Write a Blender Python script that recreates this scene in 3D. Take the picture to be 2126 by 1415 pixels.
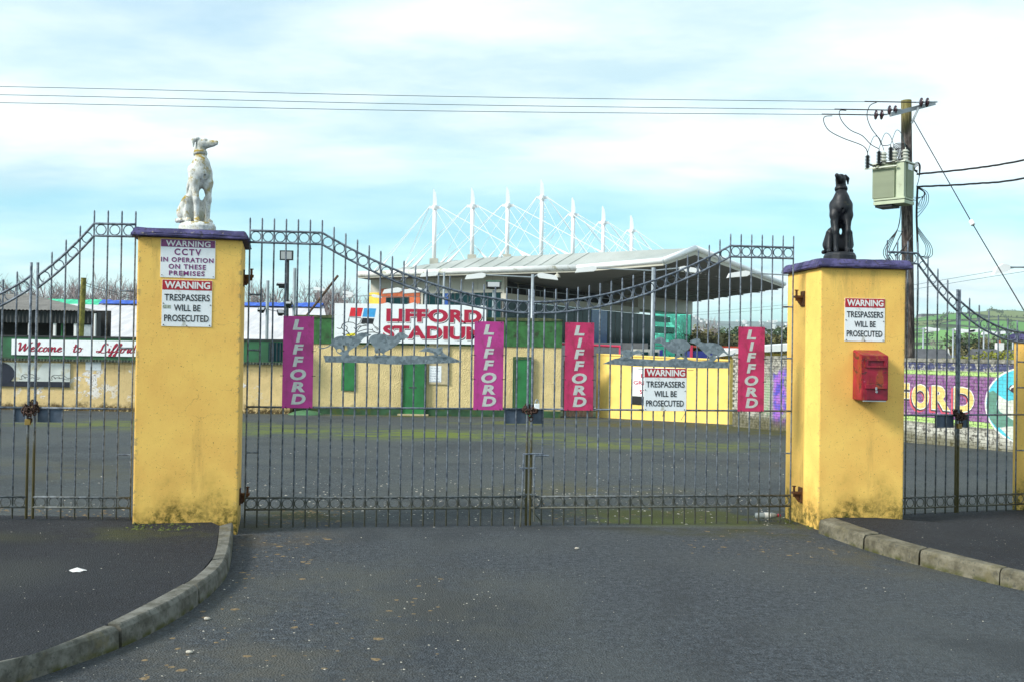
import bpy, bmesh, math, random
import numpy as np
from mathutils import Vector, Matrix, geometry
from math import sin, cos, pi, radians, atan2, hypot, exp

sc = bpy.context.scene
COL = sc.collection
for o in list(bpy.data.objects):
    bpy.data.objects.remove(o)
R = random.Random(7)

# ------------------------------------------------------------------ camera
EYE = 1.62
FPX = 2100.0                      # focal length in pixels of the 2126 px wide photograph
PITCH = math.atan(22.5 / FPX)
ROLL = radians(0.9)
_R0 = Vector((1, 0, 0)); _U0 = Vector((0, -sin(PITCH), cos(PITCH)))
CF = Vector((0, cos(PITCH), sin(PITCH)))
CR = cos(ROLL) * _R0 + sin(ROLL) * _U0
CU = -sin(ROLL) * _R0 + cos(ROLL) * _U0
CC = Vector((0, 0, EYE))
cam = bpy.data.cameras.new('camera'); camo = bpy.data.objects.new('camera', cam); COL.objects.link(camo)
camo.matrix_world = Matrix(((CR.x, CU.x, -CF.x, 0), (CR.y, CU.y, -CF.y, 0), (CR.z, CU.z, -CF.z, EYE), (0, 0, 0, 1)))
cam.sensor_width = 36; cam.lens = 36 * FPX / 2126; cam.clip_start = .05; cam.clip_end = 20000
sc.camera = camo
sc.render.resolution_x = 1024; sc.render.resolution_y = 681

# ------------------------------------------------------------------ sky, sun, exposure
SUN_EL, SUN_AZ = radians(33), radians(244)      # compass azimuth from +Y clockwise: behind the camera, to the left
world = bpy.data.worlds.new('World'); sc.world = world; world.use_nodes = True
wn = world.node_tree.nodes; wl = world.node_tree.links; wn.clear()

def wnode(t, **k):
    n = wn.new(t)
    for a, v in k.items(): setattr(n, a, v)
    return n
def wmath(op, a, b=None, c=None):
    n = wn.new('ShaderNodeMath'); n.operation = op
    for i, v in enumerate((a, b, c)):
        if v is None: continue
        if isinstance(v, (int, float)): n.inputs[i].default_value = v
        else: wl.new(v, n.inputs[i])
    return n.outputs[0]
w_out = wnode('ShaderNodeOutputWorld')
sky = wnode('ShaderNodeTexSky', sky_type='NISHITA', sun_disc=False)
sky.sun_elevation = SUN_EL; sky.sun_rotation = SUN_AZ; sky.air_density = 1.0; sky.dust_density = .6; sky.ozone_density = 1.0
tint = wnode('ShaderNodeMix', data_type='RGBA', blend_type='MULTIPLY'); tint.inputs[0].default_value = 1
wl.new(sky.outputs[0], tint.inputs[6]); tint.inputs[7].default_value = (.40, 1.04, 1.12, 1)
bg1 = wnode('ShaderNodeBackground'); wl.new(tint.outputs[2], bg1.inputs[0]); bg1.inputs[1].default_value = .054
tc = wnode('ShaderNodeTexCoord'); sx = wnode('ShaderNodeSeparateXYZ'); wl.new(tc.outputs['Generated'], sx.inputs[0])
zz = wmath('ADD', wmath('MAXIMUM', sx.outputs[2], 0.0), .11)
cb = wnode('ShaderNodeCombineXYZ')
wl.new(wmath('DIVIDE', sx.outputs[0], zz), cb.inputs[0]); wl.new(wmath('DIVIDE', sx.outputs[1], zz), cb.inputs[1])
mp = wnode('ShaderNodeMapping'); wl.new(cb.outputs[0], mp.inputs[0])
mp.inputs['Location'].default_value = (3.1, 1.2, 0); mp.inputs['Rotation'].default_value = (0, 0, radians(12)); mp.inputs['Scale'].default_value = (.42, .62, 1)
n1 = wnode('ShaderNodeTexNoise'); wl.new(mp.outputs[0], n1.inputs['Vector'])
n1.inputs['Scale'].default_value = 1.0; n1.inputs['Detail'].default_value = 6; n1.inputs['Roughness'].default_value = .52; n1.inputs['Distortion'].default_value = .25
def wramp(v, a, b):
    n = wnode('ShaderNodeMapRange', interpolation_type='SMOOTHSTEP'); wl.new(v, n.inputs[0]); n.inputs[1].default_value = a; n.inputs[2].default_value = b
    return n.outputs[0]
# a clear gap under the cloud deck (5 to 12 degrees up, all round the horizon), thick cloud above it
n0 = wnode('ShaderNodeTexNoise'); wl.new(mp.outputs[0], n0.inputs['Vector']); n0.inputs['Scale'].default_value = .8; n0.inputs['Detail'].default_value = 3
el = wmath('ADD', sx.outputs[2], wmath('MULTIPLY', wmath('SUBTRACT', n0.outputs[0], .5), .16))
deck = wmath('SUBTRACT', wmath('MULTIPLY', wmath('MULTIPLY', wramp(el, .12, .19), wramp(el, .36, .25)), .13), wmath('MULTIPLY', wmath('MULTIPLY', wramp(el, .035, .07), wramp(el, .17, .10)), .10))
dens = wmath('ADD', n1.outputs[0], deck)
cr = wnode('ShaderNodeValToRGB'); wl.new(dens, cr.inputs[0])
cr.color_ramp.elements[0].position = .40; cr.color_ramp.elements[0].color = (.42, .42, .42, 1)
cr.color_ramp.elements[1].position = .64; cr.color_ramp.elements[1].color = (.97, .97, .97, 1)
n2 = wnode('ShaderNodeTexNoise'); wl.new(mp.outputs[0], n2.inputs['Vector']); n2.inputs['Scale'].default_value = 1.7; n2.inputs['Detail'].default_value = 8; n2.inputs['Roughness'].default_value = .58
cr2 = wnode('ShaderNodeValToRGB'); wl.new(n2.outputs[0], cr2.inputs[0])
cr2.color_ramp.elements[0].position = .38; cr2.color_ramp.elements[0].color = (.50, .66, .71, 1)
cr2.color_ramp.elements[1].position = .60; cr2.color_ramp.elements[1].color = (.90, .955, .955, 1)
bg2 = wnode('ShaderNodeBackground'); wl.new(cr2.outputs[0], bg2.inputs[0]); bg2.inputs[1].default_value = .44
mx = wnode('ShaderNodeMixShader'); wl.new(cr.outputs[0], mx.inputs[0]); wl.new(bg1.outputs[0], mx.inputs[1]); wl.new(bg2.outputs[0], mx.inputs[2])
wl.new(mx.outputs[0], w_out.inputs[0])

sun = bpy.data.lights.new('sun', 'SUN'); suno = bpy.data.objects.new('sun', sun); COL.objects.link(suno)
sun.energy = 1.5; sun.angle = radians(16); sun.color = (1, .95, .87)
sd = Vector((sin(SUN_AZ) * cos(SUN_EL), cos(SUN_AZ) * cos(SUN_EL), sin(SUN_EL)))
suno.rotation_euler = sd.to_track_quat('Z', 'Y').to_euler()
vs = sc.view_settings
vs.view_transform = 'Standard'; vs.look = 'None'; vs.exposure = 1.72; vs.gamma = 1; vs.use_curve_mapping = False

# ------------------------------------------------------------------ picture-to-place helpers
def ray(px, py):
    return ((px - 1063) * CR - (py - 707.5) * CU + FPX * CF).normalized()
def ground_z(y):
    return 0.0 if y < 9.5 else -.0265 * (min(y, 80) - 9.5)
def on_z(px, py, z):                     # where the sight line meets a level plane
    r = ray(px, py); return CC + r * ((z - EYE) / r.z)
def at(px, py, y):                       # where it meets the upright plane a distance y away
    r = ray(px, py); return CC + r * (y / r.y)
class Plane:                             # an upright plane, rotated about z
    def __init__(s, x, y, ang):
        s.o = Vector((x, y, 0)); s.a = ang; s.d = Vector((cos(ang), sin(ang), 0)); s.n = Vector((sin(ang), -cos(ang), 0))
    def hit(s, px, py):
        r = ray(px, py); t = (s.o - CC).dot(s.n) / r.dot(s.n); p = CC + r * t
        return (p - s.o).dot(s.d), p.z
    def pt(s, a, z, out=0): return s.o + s.d * a + s.n * out + Vector((0, 0, z))

# ------------------------------------------------------------------ objects
def props(o, label=None, cat=None, group=None, kind=None):
    if label: o['label'] = label
    if cat: o['category'] = cat
    if group: o['group'] = group
    if kind: o['kind'] = kind
    return o
def thing(name, label, cat, loc=(0, 0, 0), rotz=0, group=None, kind=None):
    o = bpy.data.objects.new(name, None); COL.objects.link(o)
    o.location = loc; o.rotation_euler = (0, 0, rotz); o.empty_display_size = .1
    return props(o, label, cat, group, kind)
def tomesh(bm, name, m, smooth=False):
    if isinstance(bm, bpy.types.Mesh): me = bm
    else:
        bmesh.ops.recalc_face_normals(bm, faces=bm.faces[:]); me = bpy.data.meshes.new(name); bm.to_mesh(me); bm.free()
    if m is not None and not me.materials: me.materials.append(m)
    if smooth:
        for p in me.polygons: p.use_smooth = True
    return me
def obj(name, bm, m, parent=None, loc=(0, 0, 0), rot=(0, 0, 0), smooth=False, scale=None, world=False):
    me = tomesh(bm, name, m, smooth)
    if world and parent is not None:       # shapes given in world coordinates
        me.transform(Matrix.Rotation(-parent.rotation_euler.z, 4, 'Z') @ Matrix.Translation(-Vector(parent.location)))
    o = bpy.data.objects.new(name, me); COL.objects.link(o)
    o.location = loc; o.rotation_euler = rot
    if scale: o.scale = scale
    if parent is not None: o.parent = parent
    return o
def copy_tree(o, parent=None):
    c = o.copy(); COL.objects.link(c); c.parent = parent
    for ch in o.children: copy_tree(ch, c)
    return c
B = bmesh.new
def box(bm, c, s, rz=0, rot=None):
    m = Matrix.Translation(Vector(c)) @ (rot.to_4x4() if rot is not None else Matrix.Rotation(rz, 4, 'Z')) @ Matrix.Diagonal((s[0], s[1], s[2], 1))
    return bmesh.ops.create_cube(bm, size=1, matrix=m)['verts']
def boxb(c, s, rz=0, bevel=0):
    bm = B(); box(bm, c, s, rz)
    if bevel: bmesh.ops.bevel(bm, geom=bm.edges[:], offset=bevel, segments=2, affect='EDGES', profile=.6)
    return bm
def boxmm(x0, x1, y0, y1, z0, z1, bevel=0):
    return boxb(((x0 + x1) / 2, (y0 + y1) / 2, (z0 + z1) / 2), (x1 - x0, y1 - y0, z1 - z0), 0, bevel)
def poly(bm, pts):
    return bm.faces.new([bm.verts.new(p) for p in pts])
def tube(bm, pts, r, n=6, caps=True, ell=None):
    pts = [Vector(p) for p in pts]; rs = r if isinstance(r, (list, tuple)) else [r] * len(pts)
    rings = []; up = None
    for i, p in enumerate(pts):
        d = (pts[min(i + 1, len(pts) - 1)] - pts[max(i - 1, 0)]).normalized()
        if up is None:
            up = Vector((0, 0, 1)) if abs(d.z) < .9 else Vector((0, 1, 0))
        a = d.cross(up).normalized(); b = a.cross(d).normalized(); up = b
        rings.append([bm.verts.new(p + (a * cos(2 * pi * (k + .5) / n) + b * sin(2 * pi * (k + .5) / n)) * rs[i]) for k in range(n)])
    for i in range(len(rings) - 1):
        for k in range(n):
            bm.faces.new((rings[i][k], rings[i][(k + 1) % n], rings[i + 1][(k + 1) % n], rings[i + 1][k]))
    if caps:
        bm.faces.new(rings[0][::-1]); bm.faces.new(rings[-1])
    return bm
def tubeb(pts, r, n=6): return tube(B(), pts, r, n)
def lathe(prof, n=12, axis='Z', c=(0, 0, 0), bm=None):
    bm = bm or B(); rings = []
    for (r, z) in prof:
        ring = []
        for k in range(n):
            a = 2 * pi * k / n
            p = {'Z': (r * cos(a), r * sin(a), z), 'X': (z, r * cos(a), r * sin(a)), 'Y': (r * cos(a), z, r * sin(a))}[axis]
            ring.append(bm.verts.new(Vector(p) + Vector(c)))
        rings.append(ring)
    for i in range(len(rings) - 1):
        for k in range(n):
            bm.faces.new((rings[i][k], rings[i][(k + 1) % n], rings[i + 1][(k + 1) % n], rings[i + 1][k]))
    bm.faces.new(rings[0]); bm.faces.new(rings[-1])
    return bm
def torus(R_, r, n=18, m=5, plane='XZ'):
    bm = B(); g = []
    for i in range(n):
        a = 2 * pi * i / n; ring = []
        for j in range(m):
            b = 2 * pi * j / m; q = R_ + r * cos(b)
            p = (q * cos(a), r * sin(b), q * sin(a)) if plane == 'XZ' else (q * cos(a), q * sin(a), r * sin(b))
            ring.append(bm.verts.new(p))
        g.append(ring)
    for i in range(n):
        for j in range(m):
            bm.faces.new((g[i][j], g[(i + 1) % n][j], g[(i + 1) % n][(j + 1) % m], g[i][(j + 1) % m]))
    return bm
def plate(loops, y0, y1, bm=None):        # flat outline (with holes) in x-z given real thickness y0..y1
    bm = bm or B()
    tri = geometry.tessellate_polygon([[Vector((x, z, 0)) for x, z in l] for l in loops])
    flat = [p for l in loops for p in l]
    f = [bm.verts.new((x, y0, z)) for x, z in flat]; b = [bm.verts.new((x, y1, z)) for x, z in flat]
    for t in tri:
        try: bm.faces.new([f[i] for i in t]); bm.faces.new([b[i] for i in t[::-1]])
        except ValueError: pass
    o = 0
    for l in loops:
        n = len(l)
        for i in range(n):
            j = (i + 1) % n
            bm.faces.new((f[o + i], f[o + j], b[o + j], b[o + i]))
        o += n
    return bm
def spline(pts, n=6, closed=False):
    P = [Vector(p) for p in pts]; out = []; m = len(P)
    rng = range(m if closed else m - 1)
    for i in rng:
        if closed: a, b, c, d = P[i - 1], P[i], P[(i + 1) % m], P[(i + 2) % m]
        else: a, b, c, d = P[max(i - 1, 0)], P[i], P[i + 1], P[min(i + 2, m - 1)]
        for k in range(n):
            t = k / n
            out.append(.5 * ((2 * b) + (c - a) * t + (2 * a - 5 * b + 4 * c - d) * t * t + (3 * b - a - 3 * c + d) * t ** 3))
    if not closed: out.append(P[-1])
    return out
def ribbon(bm, pts, w, y, calligraphic=False):
    P = [Vector((p[0], p[1])) for p in pts]; L = []; Rr = []
    for i, p in enumerate(P):
        d = (P[min(i + 1, len(P) - 1)] - P[max(i - 1, 0)])
        if d.length < 1e-9: d = Vector((1, 0))
        d.normalize(); n = Vector((-d.y, d.x))
        ww = w * (.45 + .75 * abs(d.y) * (1 if not calligraphic else (1.25 if d.y < 0 else .55))) if calligraphic else w
        L.append(bm.verts.new((p.x + n.x * ww / 2, y, p.y + n.y * ww / 2))); Rr.append(bm.verts.new((p.x - n.x * ww / 2, y, p.y - n.y * ww / 2)))
    for i in range(len(P) - 1):
        bm.faces.new((L[i], Rr[i], Rr[i + 1], L[i + 1]))
    return bm
def text_mesh(txt, x0, x1, z0, z1, bold=.0, shear=0, space=1.0, thick=.0012):
    cu = bpy.data.curves.new('lettering', 'FONT'); cu.body = txt; cu.size = 1; cu.offset = bold; cu.shear = shear
    cu.space_character = space; cu.resolution_u = 4; cu.fill_mode = 'BOTH'; cu.extrude = .01
    o = bpy.data.objects.new('lettering', cu)
    me = bpy.data.meshes.new_from_object(o); bpy.data.objects.remove(o); bpy.data.curves.remove(cu)
    n = len(me.vertices); co = np.empty(n * 3); me.vertices.foreach_get('co', co); co = co.reshape(-1, 3)
    lo = co.min(0); hi = co.max(0)
    q = np.empty_like(co)
    q[:, 0] = x0 + (co[:, 0] - lo[0]) / (hi[0] - lo[0]) * (x1 - x0)
    q[:, 2] = z0 + (co[:, 1] - lo[1]) / (hi[1] - lo[1]) * (z1 - z0)
    q[:, 1] = -(co[:, 2] - lo[2]) / (hi[2] - lo[2]) * thick
    me.vertices.foreach_set('co', q.ravel()); me.materials.clear(); me.update()
    return me

# ------------------------------------------------------------------ smooth solid modelling (statues)
def sdf_mesh(prims, lo, hi, h, k=.02):
    ax = [np.arange(lo[i], hi[i] + h, h) for i in range(3)]
    X, Y, Z = np.meshgrid(*ax, indexing='ij'); V = None
    for p in prims:
        a, ra, b, rb = p[:4]; kk = p[4] if len(p) > 4 else k; sq = p[5] if len(p) > 5 else None
        a = np.array(a); b = np.array(b); ab = b - a; L = max((ab * ab).sum(), 1e-9)
        px, py, pz = X - a[0], Y - a[1], Z - a[2]
        t = np.clip((px * ab[0] + py * ab[1] + pz * ab[2]) / L, 0, 1)
        dx, dy, dz = px - t * ab[0], py - t * ab[1], pz - t * ab[2]
        if sq: dx, dy, dz = dx / sq[0], dy / sq[1], dz / sq[2]
        d = np.sqrt(dx * dx + dy * dy + dz * dz) - (ra + (rb - ra) * t)
        if V is None: V = d
        elif kk < 0:                                  # carve
            kk = -kk; hh = np.clip(kk - np.abs(V + d), 0, None) / kk; V = np.maximum(V, -d) + hh * hh * kk * .25
        else:
            hh = np.clip(kk - np.abs(V - d), 0, None) / kk; V = np.minimum(V, d) - hh * hh * kk * .25
    ins = V < 0; nx, ny, nz = V.shape
    cor = [(i, j, k2) for i in (0, 1) for j in (0, 1) for k2 in (0, 1)]
    sl = lambda A, c: A[c[0]:nx - 1 + c[0], c[1]:ny - 1 + c[1], c[2]:nz - 1 + c[2]]
    cnt = sum(sl(ins, c).astype(int) for c in cor); act = (cnt > 0) & (cnt < 8)
    idx = -np.ones(act.shape, int); idx[act] = np.arange(act.sum())
    base = np.argwhere(act).astype(float); S = np.zeros_like(base); N = np.zeros(len(base))
    for c in cor:
        for axx in range(3):
            if c[axx]: continue
            d2 = list(c); d2[axx] = 1
            va = sl(V, c)[act]; vb = sl(V, tuple(d2))[act]; m = (va < 0) != (vb < 0)
            t = np.where(m, va / np.where(m, va - vb, 1), 0)
            p = np.array(c, float)[None].repeat(len(base), 0); p[:, axx] = t
            S[m] += p[m]; N[m] += 1
    co = (base + S / N[:, None]) * h + np.array(lo)
    F = []
    for axx in range(3):
        o1, o2 = [(1, 2), (2, 0), (0, 1)][axx]
        r = [slice(1, -1)] * 3; r[axx] = slice(0, -1); r2 = [slice(1, -1)] * 3; r2[axx] = slice(1, None)
        s0 = ins[tuple(r)]; s1 = ins[tuple(r2)]; q = np.argwhere(s0 != s1)
        fl = s0[s0 != s1]; q = q + np.array([0 if i == axx else 1 for i in range(3)])
        e1 = np.eye(3, dtype=int)[o1]; e2 = np.eye(3, dtype=int)[o2]
        quad = np.stack([idx[tuple((q - e1 - e2).T)], idx[tuple((q - e2).T)], idx[tuple(q.T)], idx[tuple((q - e1).T)]], 1)
        quad[~fl] = quad[~fl][:, ::-1]; F.append(quad)
    me = bpy.data.meshes.new('body'); me.from_pydata(co.tolist(), [], np.concatenate(F).tolist()); me.update()
    return me
# ------------------------------------------------------------------ materials
def lin(c):
    return tuple(((v / 255) / 12.92 if v / 255 <= .04045 else ((v / 255 + .055) / 1.055) ** 2.4) for v in c)
class NT:
    def __init__(s, name):
        s.m = bpy.data.materials.new(name); s.m.use_nodes = True; s.t = s.m.node_tree; s.n = s.t.nodes; s.l = s.t.links
        s.bsdf = s.n['Principled BSDF']; s._tc = None
    def new(s, t, **k):
        n = s.n.new(t)
        for a, v in k.items(): setattr(n, a, v)
        return n
    def put(s, sock, v):
        if isinstance(v, (int, float)): sock.default_value = v
        elif isinstance(v, (tuple, list)): sock.default_value = tuple(v) if len(v) != 3 or sock.type == 'VECTOR' else tuple(v) + (1,)
        else: s.l.new(v, sock)
    def coord(s, kind='Object'):
        if kind == 'Position':
            return s.new('ShaderNodeNewGeometry').outputs['Position']
        if s._tc is None: s._tc = s.new('ShaderNodeTexCoord')
        return s._tc.outputs[kind]
    def map(s, v, scale=(1, 1, 1), loc=(0, 0, 0)):
        n = s.new('ShaderNodeMapping'); s.l.new(v, n.inputs[0]); n.inputs['Scale'].default_value = scale; n.inputs['Location'].default_value = loc
        return n.outputs[0]
    def noise(s, v, scale, detail=4, rough=.55, dist=0):
        n = s.new('ShaderNodeTexNoise'); s.l.new(v, n.inputs['Vector'])
        n.inputs['Scale'].default_value = scale; n.inputs['Detail'].default_value = detail; n.inputs['Roughness'].default_value = rough; n.inputs['Distortion'].default_value = dist
        return n.outputs[0]
    def voro(s, v, scale, feature='F1', out=0):
        n = s.new('ShaderNodeTexVoronoi', feature=feature); s.l.new(v, n.inputs['Vector']); n.inputs['Scale'].default_value = scale
        return n.outputs[out]
    def ramp(s, v, a, b):                    # smooth step from a to b
        n = s.new('ShaderNodeMapRange', interpolation_type='SMOOTHSTEP'); s.l.new(v, n.inputs[0])
        n.inputs[1].default_value = a; n.inputs[2].default_value = b
        return n.outputs[0]
    def math(s, op, a, b=None):
        n = s.new('ShaderNodeMath', operation=op); s.put(n.inputs[0], a)
        if b is not None: s.put(n.inputs[1], b)
        return n.outputs[0]
    def mul(s, *a):
        r = a[0]
        for b in a[1:]: r = s.math('MULTIPLY', r, b)
        return r
    def mix(s, f, a, b):
        n = s.new('ShaderNodeMix', data_type='RGBA'); s.put(n.inputs[0], f); s.put(n.inputs[6], a); s.put(n.inputs[7], b)
        return n.outputs[2]
    def sep(s, v):
        n = s.new('ShaderNodeSeparateXYZ'); s.l.new(v, n.inputs[0]); return n.outputs
    def comb(s, x, y, z=0.0):
        n = s.new('ShaderNodeCombineXYZ'); s.put(n.inputs[0], x); s.put(n.inputs[1], y); s.put(n.inputs[2], z); return n.outputs[0]
    def bump(s, h, strength=.3, dist=.01):
        n = s.new('ShaderNodeBump'); s.l.new(h, n.inputs['Height']); n.inputs['Strength'].default_value = strength; n.inputs['Distance'].default_value = dist
        s.l.new(n.outputs[0], s.bsdf.inputs['Normal'])
    def done(s, col, rough=.7, metal=0, spec=.5):
        s.put(s.bsdf.inputs['Base Color'], col); s.put(s.bsdf.inputs['Roughness'], rough); s.put(s.bsdf.inputs['Metallic'], metal)
        s.bsdf.inputs['Specular IOR Level'].default_value = spec
        return s.m
    def blob(s, xy, cx, cy, rx, ry, soft=.6):     # 1 inside an ellipse on the ground, fading to its rim
        d = s.math('SQRT', s.math('ADD', s.math('POWER', s.math('ABSOLUTE', s.math('DIVIDE', s.math('SUBTRACT', xy[0], cx), rx)), 2.0),
                                  s.math('POWER', s.math('ABSOLUTE', s.math('DIVIDE', s.math('SUBTRACT', xy[1], cy), ry)), 2.0)))
        return s.ramp(d, 1.0, 1 - soft)

def plain(name, col, rough=.7, metal=0, var=.12, scale=6, bump=0, bscale=60, dirt=None, dirt_amt=.0, dscale=3, spec=.5, coord='Object'):
    t = NT(name); c = t.coord(coord)
    n = t.noise(c, scale, 5)
    base = t.mix(t.ramp(n, .3, .7), tuple(v * (1 - var) for v in col), tuple(min(1, v * (1 + var)) for v in col))
    if dirt:
        base = t.mix(t.mul(t.ramp(t.noise(c, dscale, 7, .65, .4), .62 - dirt_amt * .3, .74 - dirt_amt * .2), .9), base, dirt)
    if bump: t.bump(t.noise(c, bscale, 4), bump, .005)
    return t.done(base, rough, metal, spec)

M = {}
def asphalt(name, base, moss, dust, blobs):
    t = NT(name); c = t.coord('Position'); xy = t.sep(c)
    f = t.math('ADD', t.math('ADD', t.mul(t.noise(c, 120, 3, .7), .35), t.mul(t.noise(c, 42, 4, .75), .40)), t.mul(t.noise(c, 17, 4, .7), .25)); g = t.voro(c, 90, 'F1'); big = t.noise(c, .55, 6, .62)
    col = t.mix(t.ramp(f, .42, .60), tuple(v * .38 for v in base), tuple(v * 1.9 for v in base))
    col = t.mix(t.mul(t.ramp(big, .4, .66), .6), col, dust)
    col = t.mix(t.mul(t.ramp(t.noise(t.map(c, (1, 1, 1), (31, 7, 0)), .38, 6, .66), .50, .62), .55), col, tuple(v * .58 for v in base))
    sp = t.ramp(t.noise(c, 95, 2, .5), .69, .73)                         # pale chippings
    col = t.mix(t.mul(sp, .55), col, (.33, .32, .29))
    sp2 = t.ramp(t.noise(t.map(c, (1, 1, 1), (9, 3, 0)), 34, 3, .5), .725, .745)
    col = t.mix(t.mul(sp2, .6), col, (.45, .40, .32))
    mn = t.math('ADD', t.mul(t.noise(c, 2.1, 8, .68), .55), t.mul(t.noise(c, .55, 4, .6), .45))
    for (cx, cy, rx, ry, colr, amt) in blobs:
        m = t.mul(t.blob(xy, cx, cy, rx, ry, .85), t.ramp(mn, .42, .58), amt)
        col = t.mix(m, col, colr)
    t.bump(t.math('ADD', t.mul(f, .5), t.mul(g, .8)), .9, .010)
    return t.done(col, .88, 0, .3)
MOSS = (.075, .095, .012); MOSSD = (.045, .045, .014); DUST = (.085, .083, .07)
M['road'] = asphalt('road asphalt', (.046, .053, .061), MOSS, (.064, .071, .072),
    [(-.9, 6.4, 2.0, 2.2, (.080, .080, .062), .5), (-1.3, 5.2, 1.3, 1.0, (.095, .085, .065), .4), (.5, 9.42, 3.2, .16, (.028, .028, .026), .8), (1.2, 6.2, .5, 3, (.030, .033, .037), .6), (-.5, 7.2, .45, 3, (.032, .035, .039), .5), (3.3, 8.2, 1.6, 1.0, (.085, .075, .045), .7), (-2.0, 8.6, .9, .6, (.10, .075, .04), .6),  # thin ellipse on the gate line: contact darkening painted in with the dirt
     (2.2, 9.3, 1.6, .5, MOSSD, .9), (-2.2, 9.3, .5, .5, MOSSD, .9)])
M['yard'] = asphalt('forecourt asphalt', (.052, .060, .064), MOSS, (.074, .081, .074),
    [(-2.5, 24.5, 6.5, 3.2, (.12, .155, .02), 1.5), (3, 22, 4, 3.0, (.12, .14, .03), 1.2), (-9, 27, 7, 4, (.11, .13, .03), 1.2), (1, 31.5, 5, 2.2, (.10, .115, .02), 1.4), (4.0, 31.5, 4.5, 2.6, (.075, .065, .016), 1.7), (7.0, 29.0, 2.2, 5, (.07, .068, .016), 1.7), (2.0, 10.3, 2.2, 1.0, (.072, .078, .018), 1.7), (1.3, 9.9, 1.6, .35, (.085, .10, .02), 1.2),
     (1.0, 12.5, 2.2, 1.6, (.085, .078, .035), .8), (-2.0, 9.9, .8, .6, (.045, .045, .012), 1.6), (2.9, 10.3, .6, 1.4, (.05, .045, .02), .9), (-6.5, 14, 3, 2.5, (.075, .07, .04), .6),
     (4.2, 17, 2.2, 1.2, (.07, .055, .03), .6), (-4, 35.6, 16, 1.0, (.075, .085, .012), .95)])
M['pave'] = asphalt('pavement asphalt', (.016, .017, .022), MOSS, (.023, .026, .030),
    [(-2.85, 8.72, .9, .28, (.012, .012, .010), 1.3), (3.6, 9.65, .9, .3, (.012, .012, .010), 1.3), (-2.9, 8.15, 1.0, .5, (.055, .058, .012), .9), (-3.4, 6.6, .7, .9, (.036, .038, .036), .8), (-4.8, 6.2, .8, .6, (.034, .036, .036), .8), (-4.6, 7.9, 1.8, .4, (.045, .045, .02), .6), (4.6, 8.0, .5, .3, (.08, .10, .012), .7)])  # near-black ellipses: contact darkening and dirt painted at the pillar feet

def stucco(name, col, moss=True, cracks=True, z0=.1, z1=.75, edge=None, rust=True):
    t = NT(name); c = t.coord('Object'); z = t.sep(c)[2]
    n = t.noise(c, 2.3, 6, .6); n2 = t.noise(c, 9, 5, .6)
    base = t.mix(t.ramp(n, .35, .68), tuple(v * .90 for v in col), tuple(min(.95, v * 1.06) for v in col))
    base = t.mix(t.mul(t.ramp(n2, .60, .72), .16), base, (col[0] * .72, col[1] * .66, col[2] * .55))
    top = t.mul(t.ramp(t.math('SUBTRACT', z, 0.0), 1.75, 2.5), t.ramp(t.noise(t.map(c, (4, 4, .7)), 2.0, 7, .7), .50, .66)); base = t.mix(t.mul(top, .32), base, (.26, .18, .07))
    base = t.mix(t.mul(t.ramp(t.noise(c, 21, 7, .72), .63, .68), .5), base, (.36, .22, .09))
    pits = t.ramp(t.noise(c, 85, 2, .5), .69, .72)
    base = t.mix(t.mul(pits, .75), base, (.16, .09, .03))
    st = t.noise(t.map(c, (3.2, 3.2, .55)), 2.0, 6, .65)                 # runs and soiling
    base = t.mix(t.mul(t.ramp(st, .58, .74), .30), base, (.33, .20, .07))
    if cracks:
        wv = t.new('ShaderNodeVectorMath', operation='MULTIPLY_ADD'); nn_ = t.new('ShaderNodeTexNoise'); t.l.new(c, nn_.inputs['Vector']); nn_.inputs['Scale'].default_value = 4; nn_.inputs['Detail'].default_value = 6
        t.l.new(nn_.outputs[1], wv.inputs[0]); wv.inputs[1].default_value = (.35, .35, .35); t.l.new(c, wv.inputs[2])
        cv = t.voro(t.map(wv.outputs[0], (1, 1, 2.2)), 1.1, 'DISTANCE_TO_EDGE'); cn = t.ramp(t.noise(c, 3, 3), .50, .6)
        base = t.mix(t.mul(t.ramp(cv, .005, .0), cn, .45), base, (.25, .13, .05))
    if moss:
        h = t.math('ADD', z, t.mul(t.math('SUBTRACT', t.noise(c, 4.2, 5, .6), .5), .85))
        base = t.mix(t.mul(t.ramp(h, z1 * .62, z0), .36), base, (.36, .25, .055))
        mo = t.noise(c, 16, 6, .7)
        base = t.mix(t.mul(t.ramp(h, z0 + .22, z0 - .12), t.ramp(mo, .36, .62)), base, (.062, .062, .010))
    if moss:                                   # chipped arrises
        xs = t.sep(c); ax_ = t.math('ABSOLUTE', xs[0]); ay_ = t.math('ABSOLUTE', xs[1])
        e_ = t.mul(t.ramp(ax_, .385, .42), t.ramp(ay_, .385, .42), t.ramp(t.noise(c, 17, 6, .7), .53, .60)); base = t.mix(t.mul(e_, .7), base, (.34, .25, .12))
    t.bump(t.math('ADD', t.mul(t.noise(c, 38, 4, .6), 1.0), t.mul(t.noise(c, 6, 3), 1.0)), .15, .010)
    return t.done(base, .86, 0, .25)
YEL = (.97, .575, .145)
M['pillar'] = stucco('yellow render', YEL, True, True, .18, .95)
M['newwall'] = stucco('fresh yellow wall paint', (.88, .62, .17), True, False, -2.35, -1.95)
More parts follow.
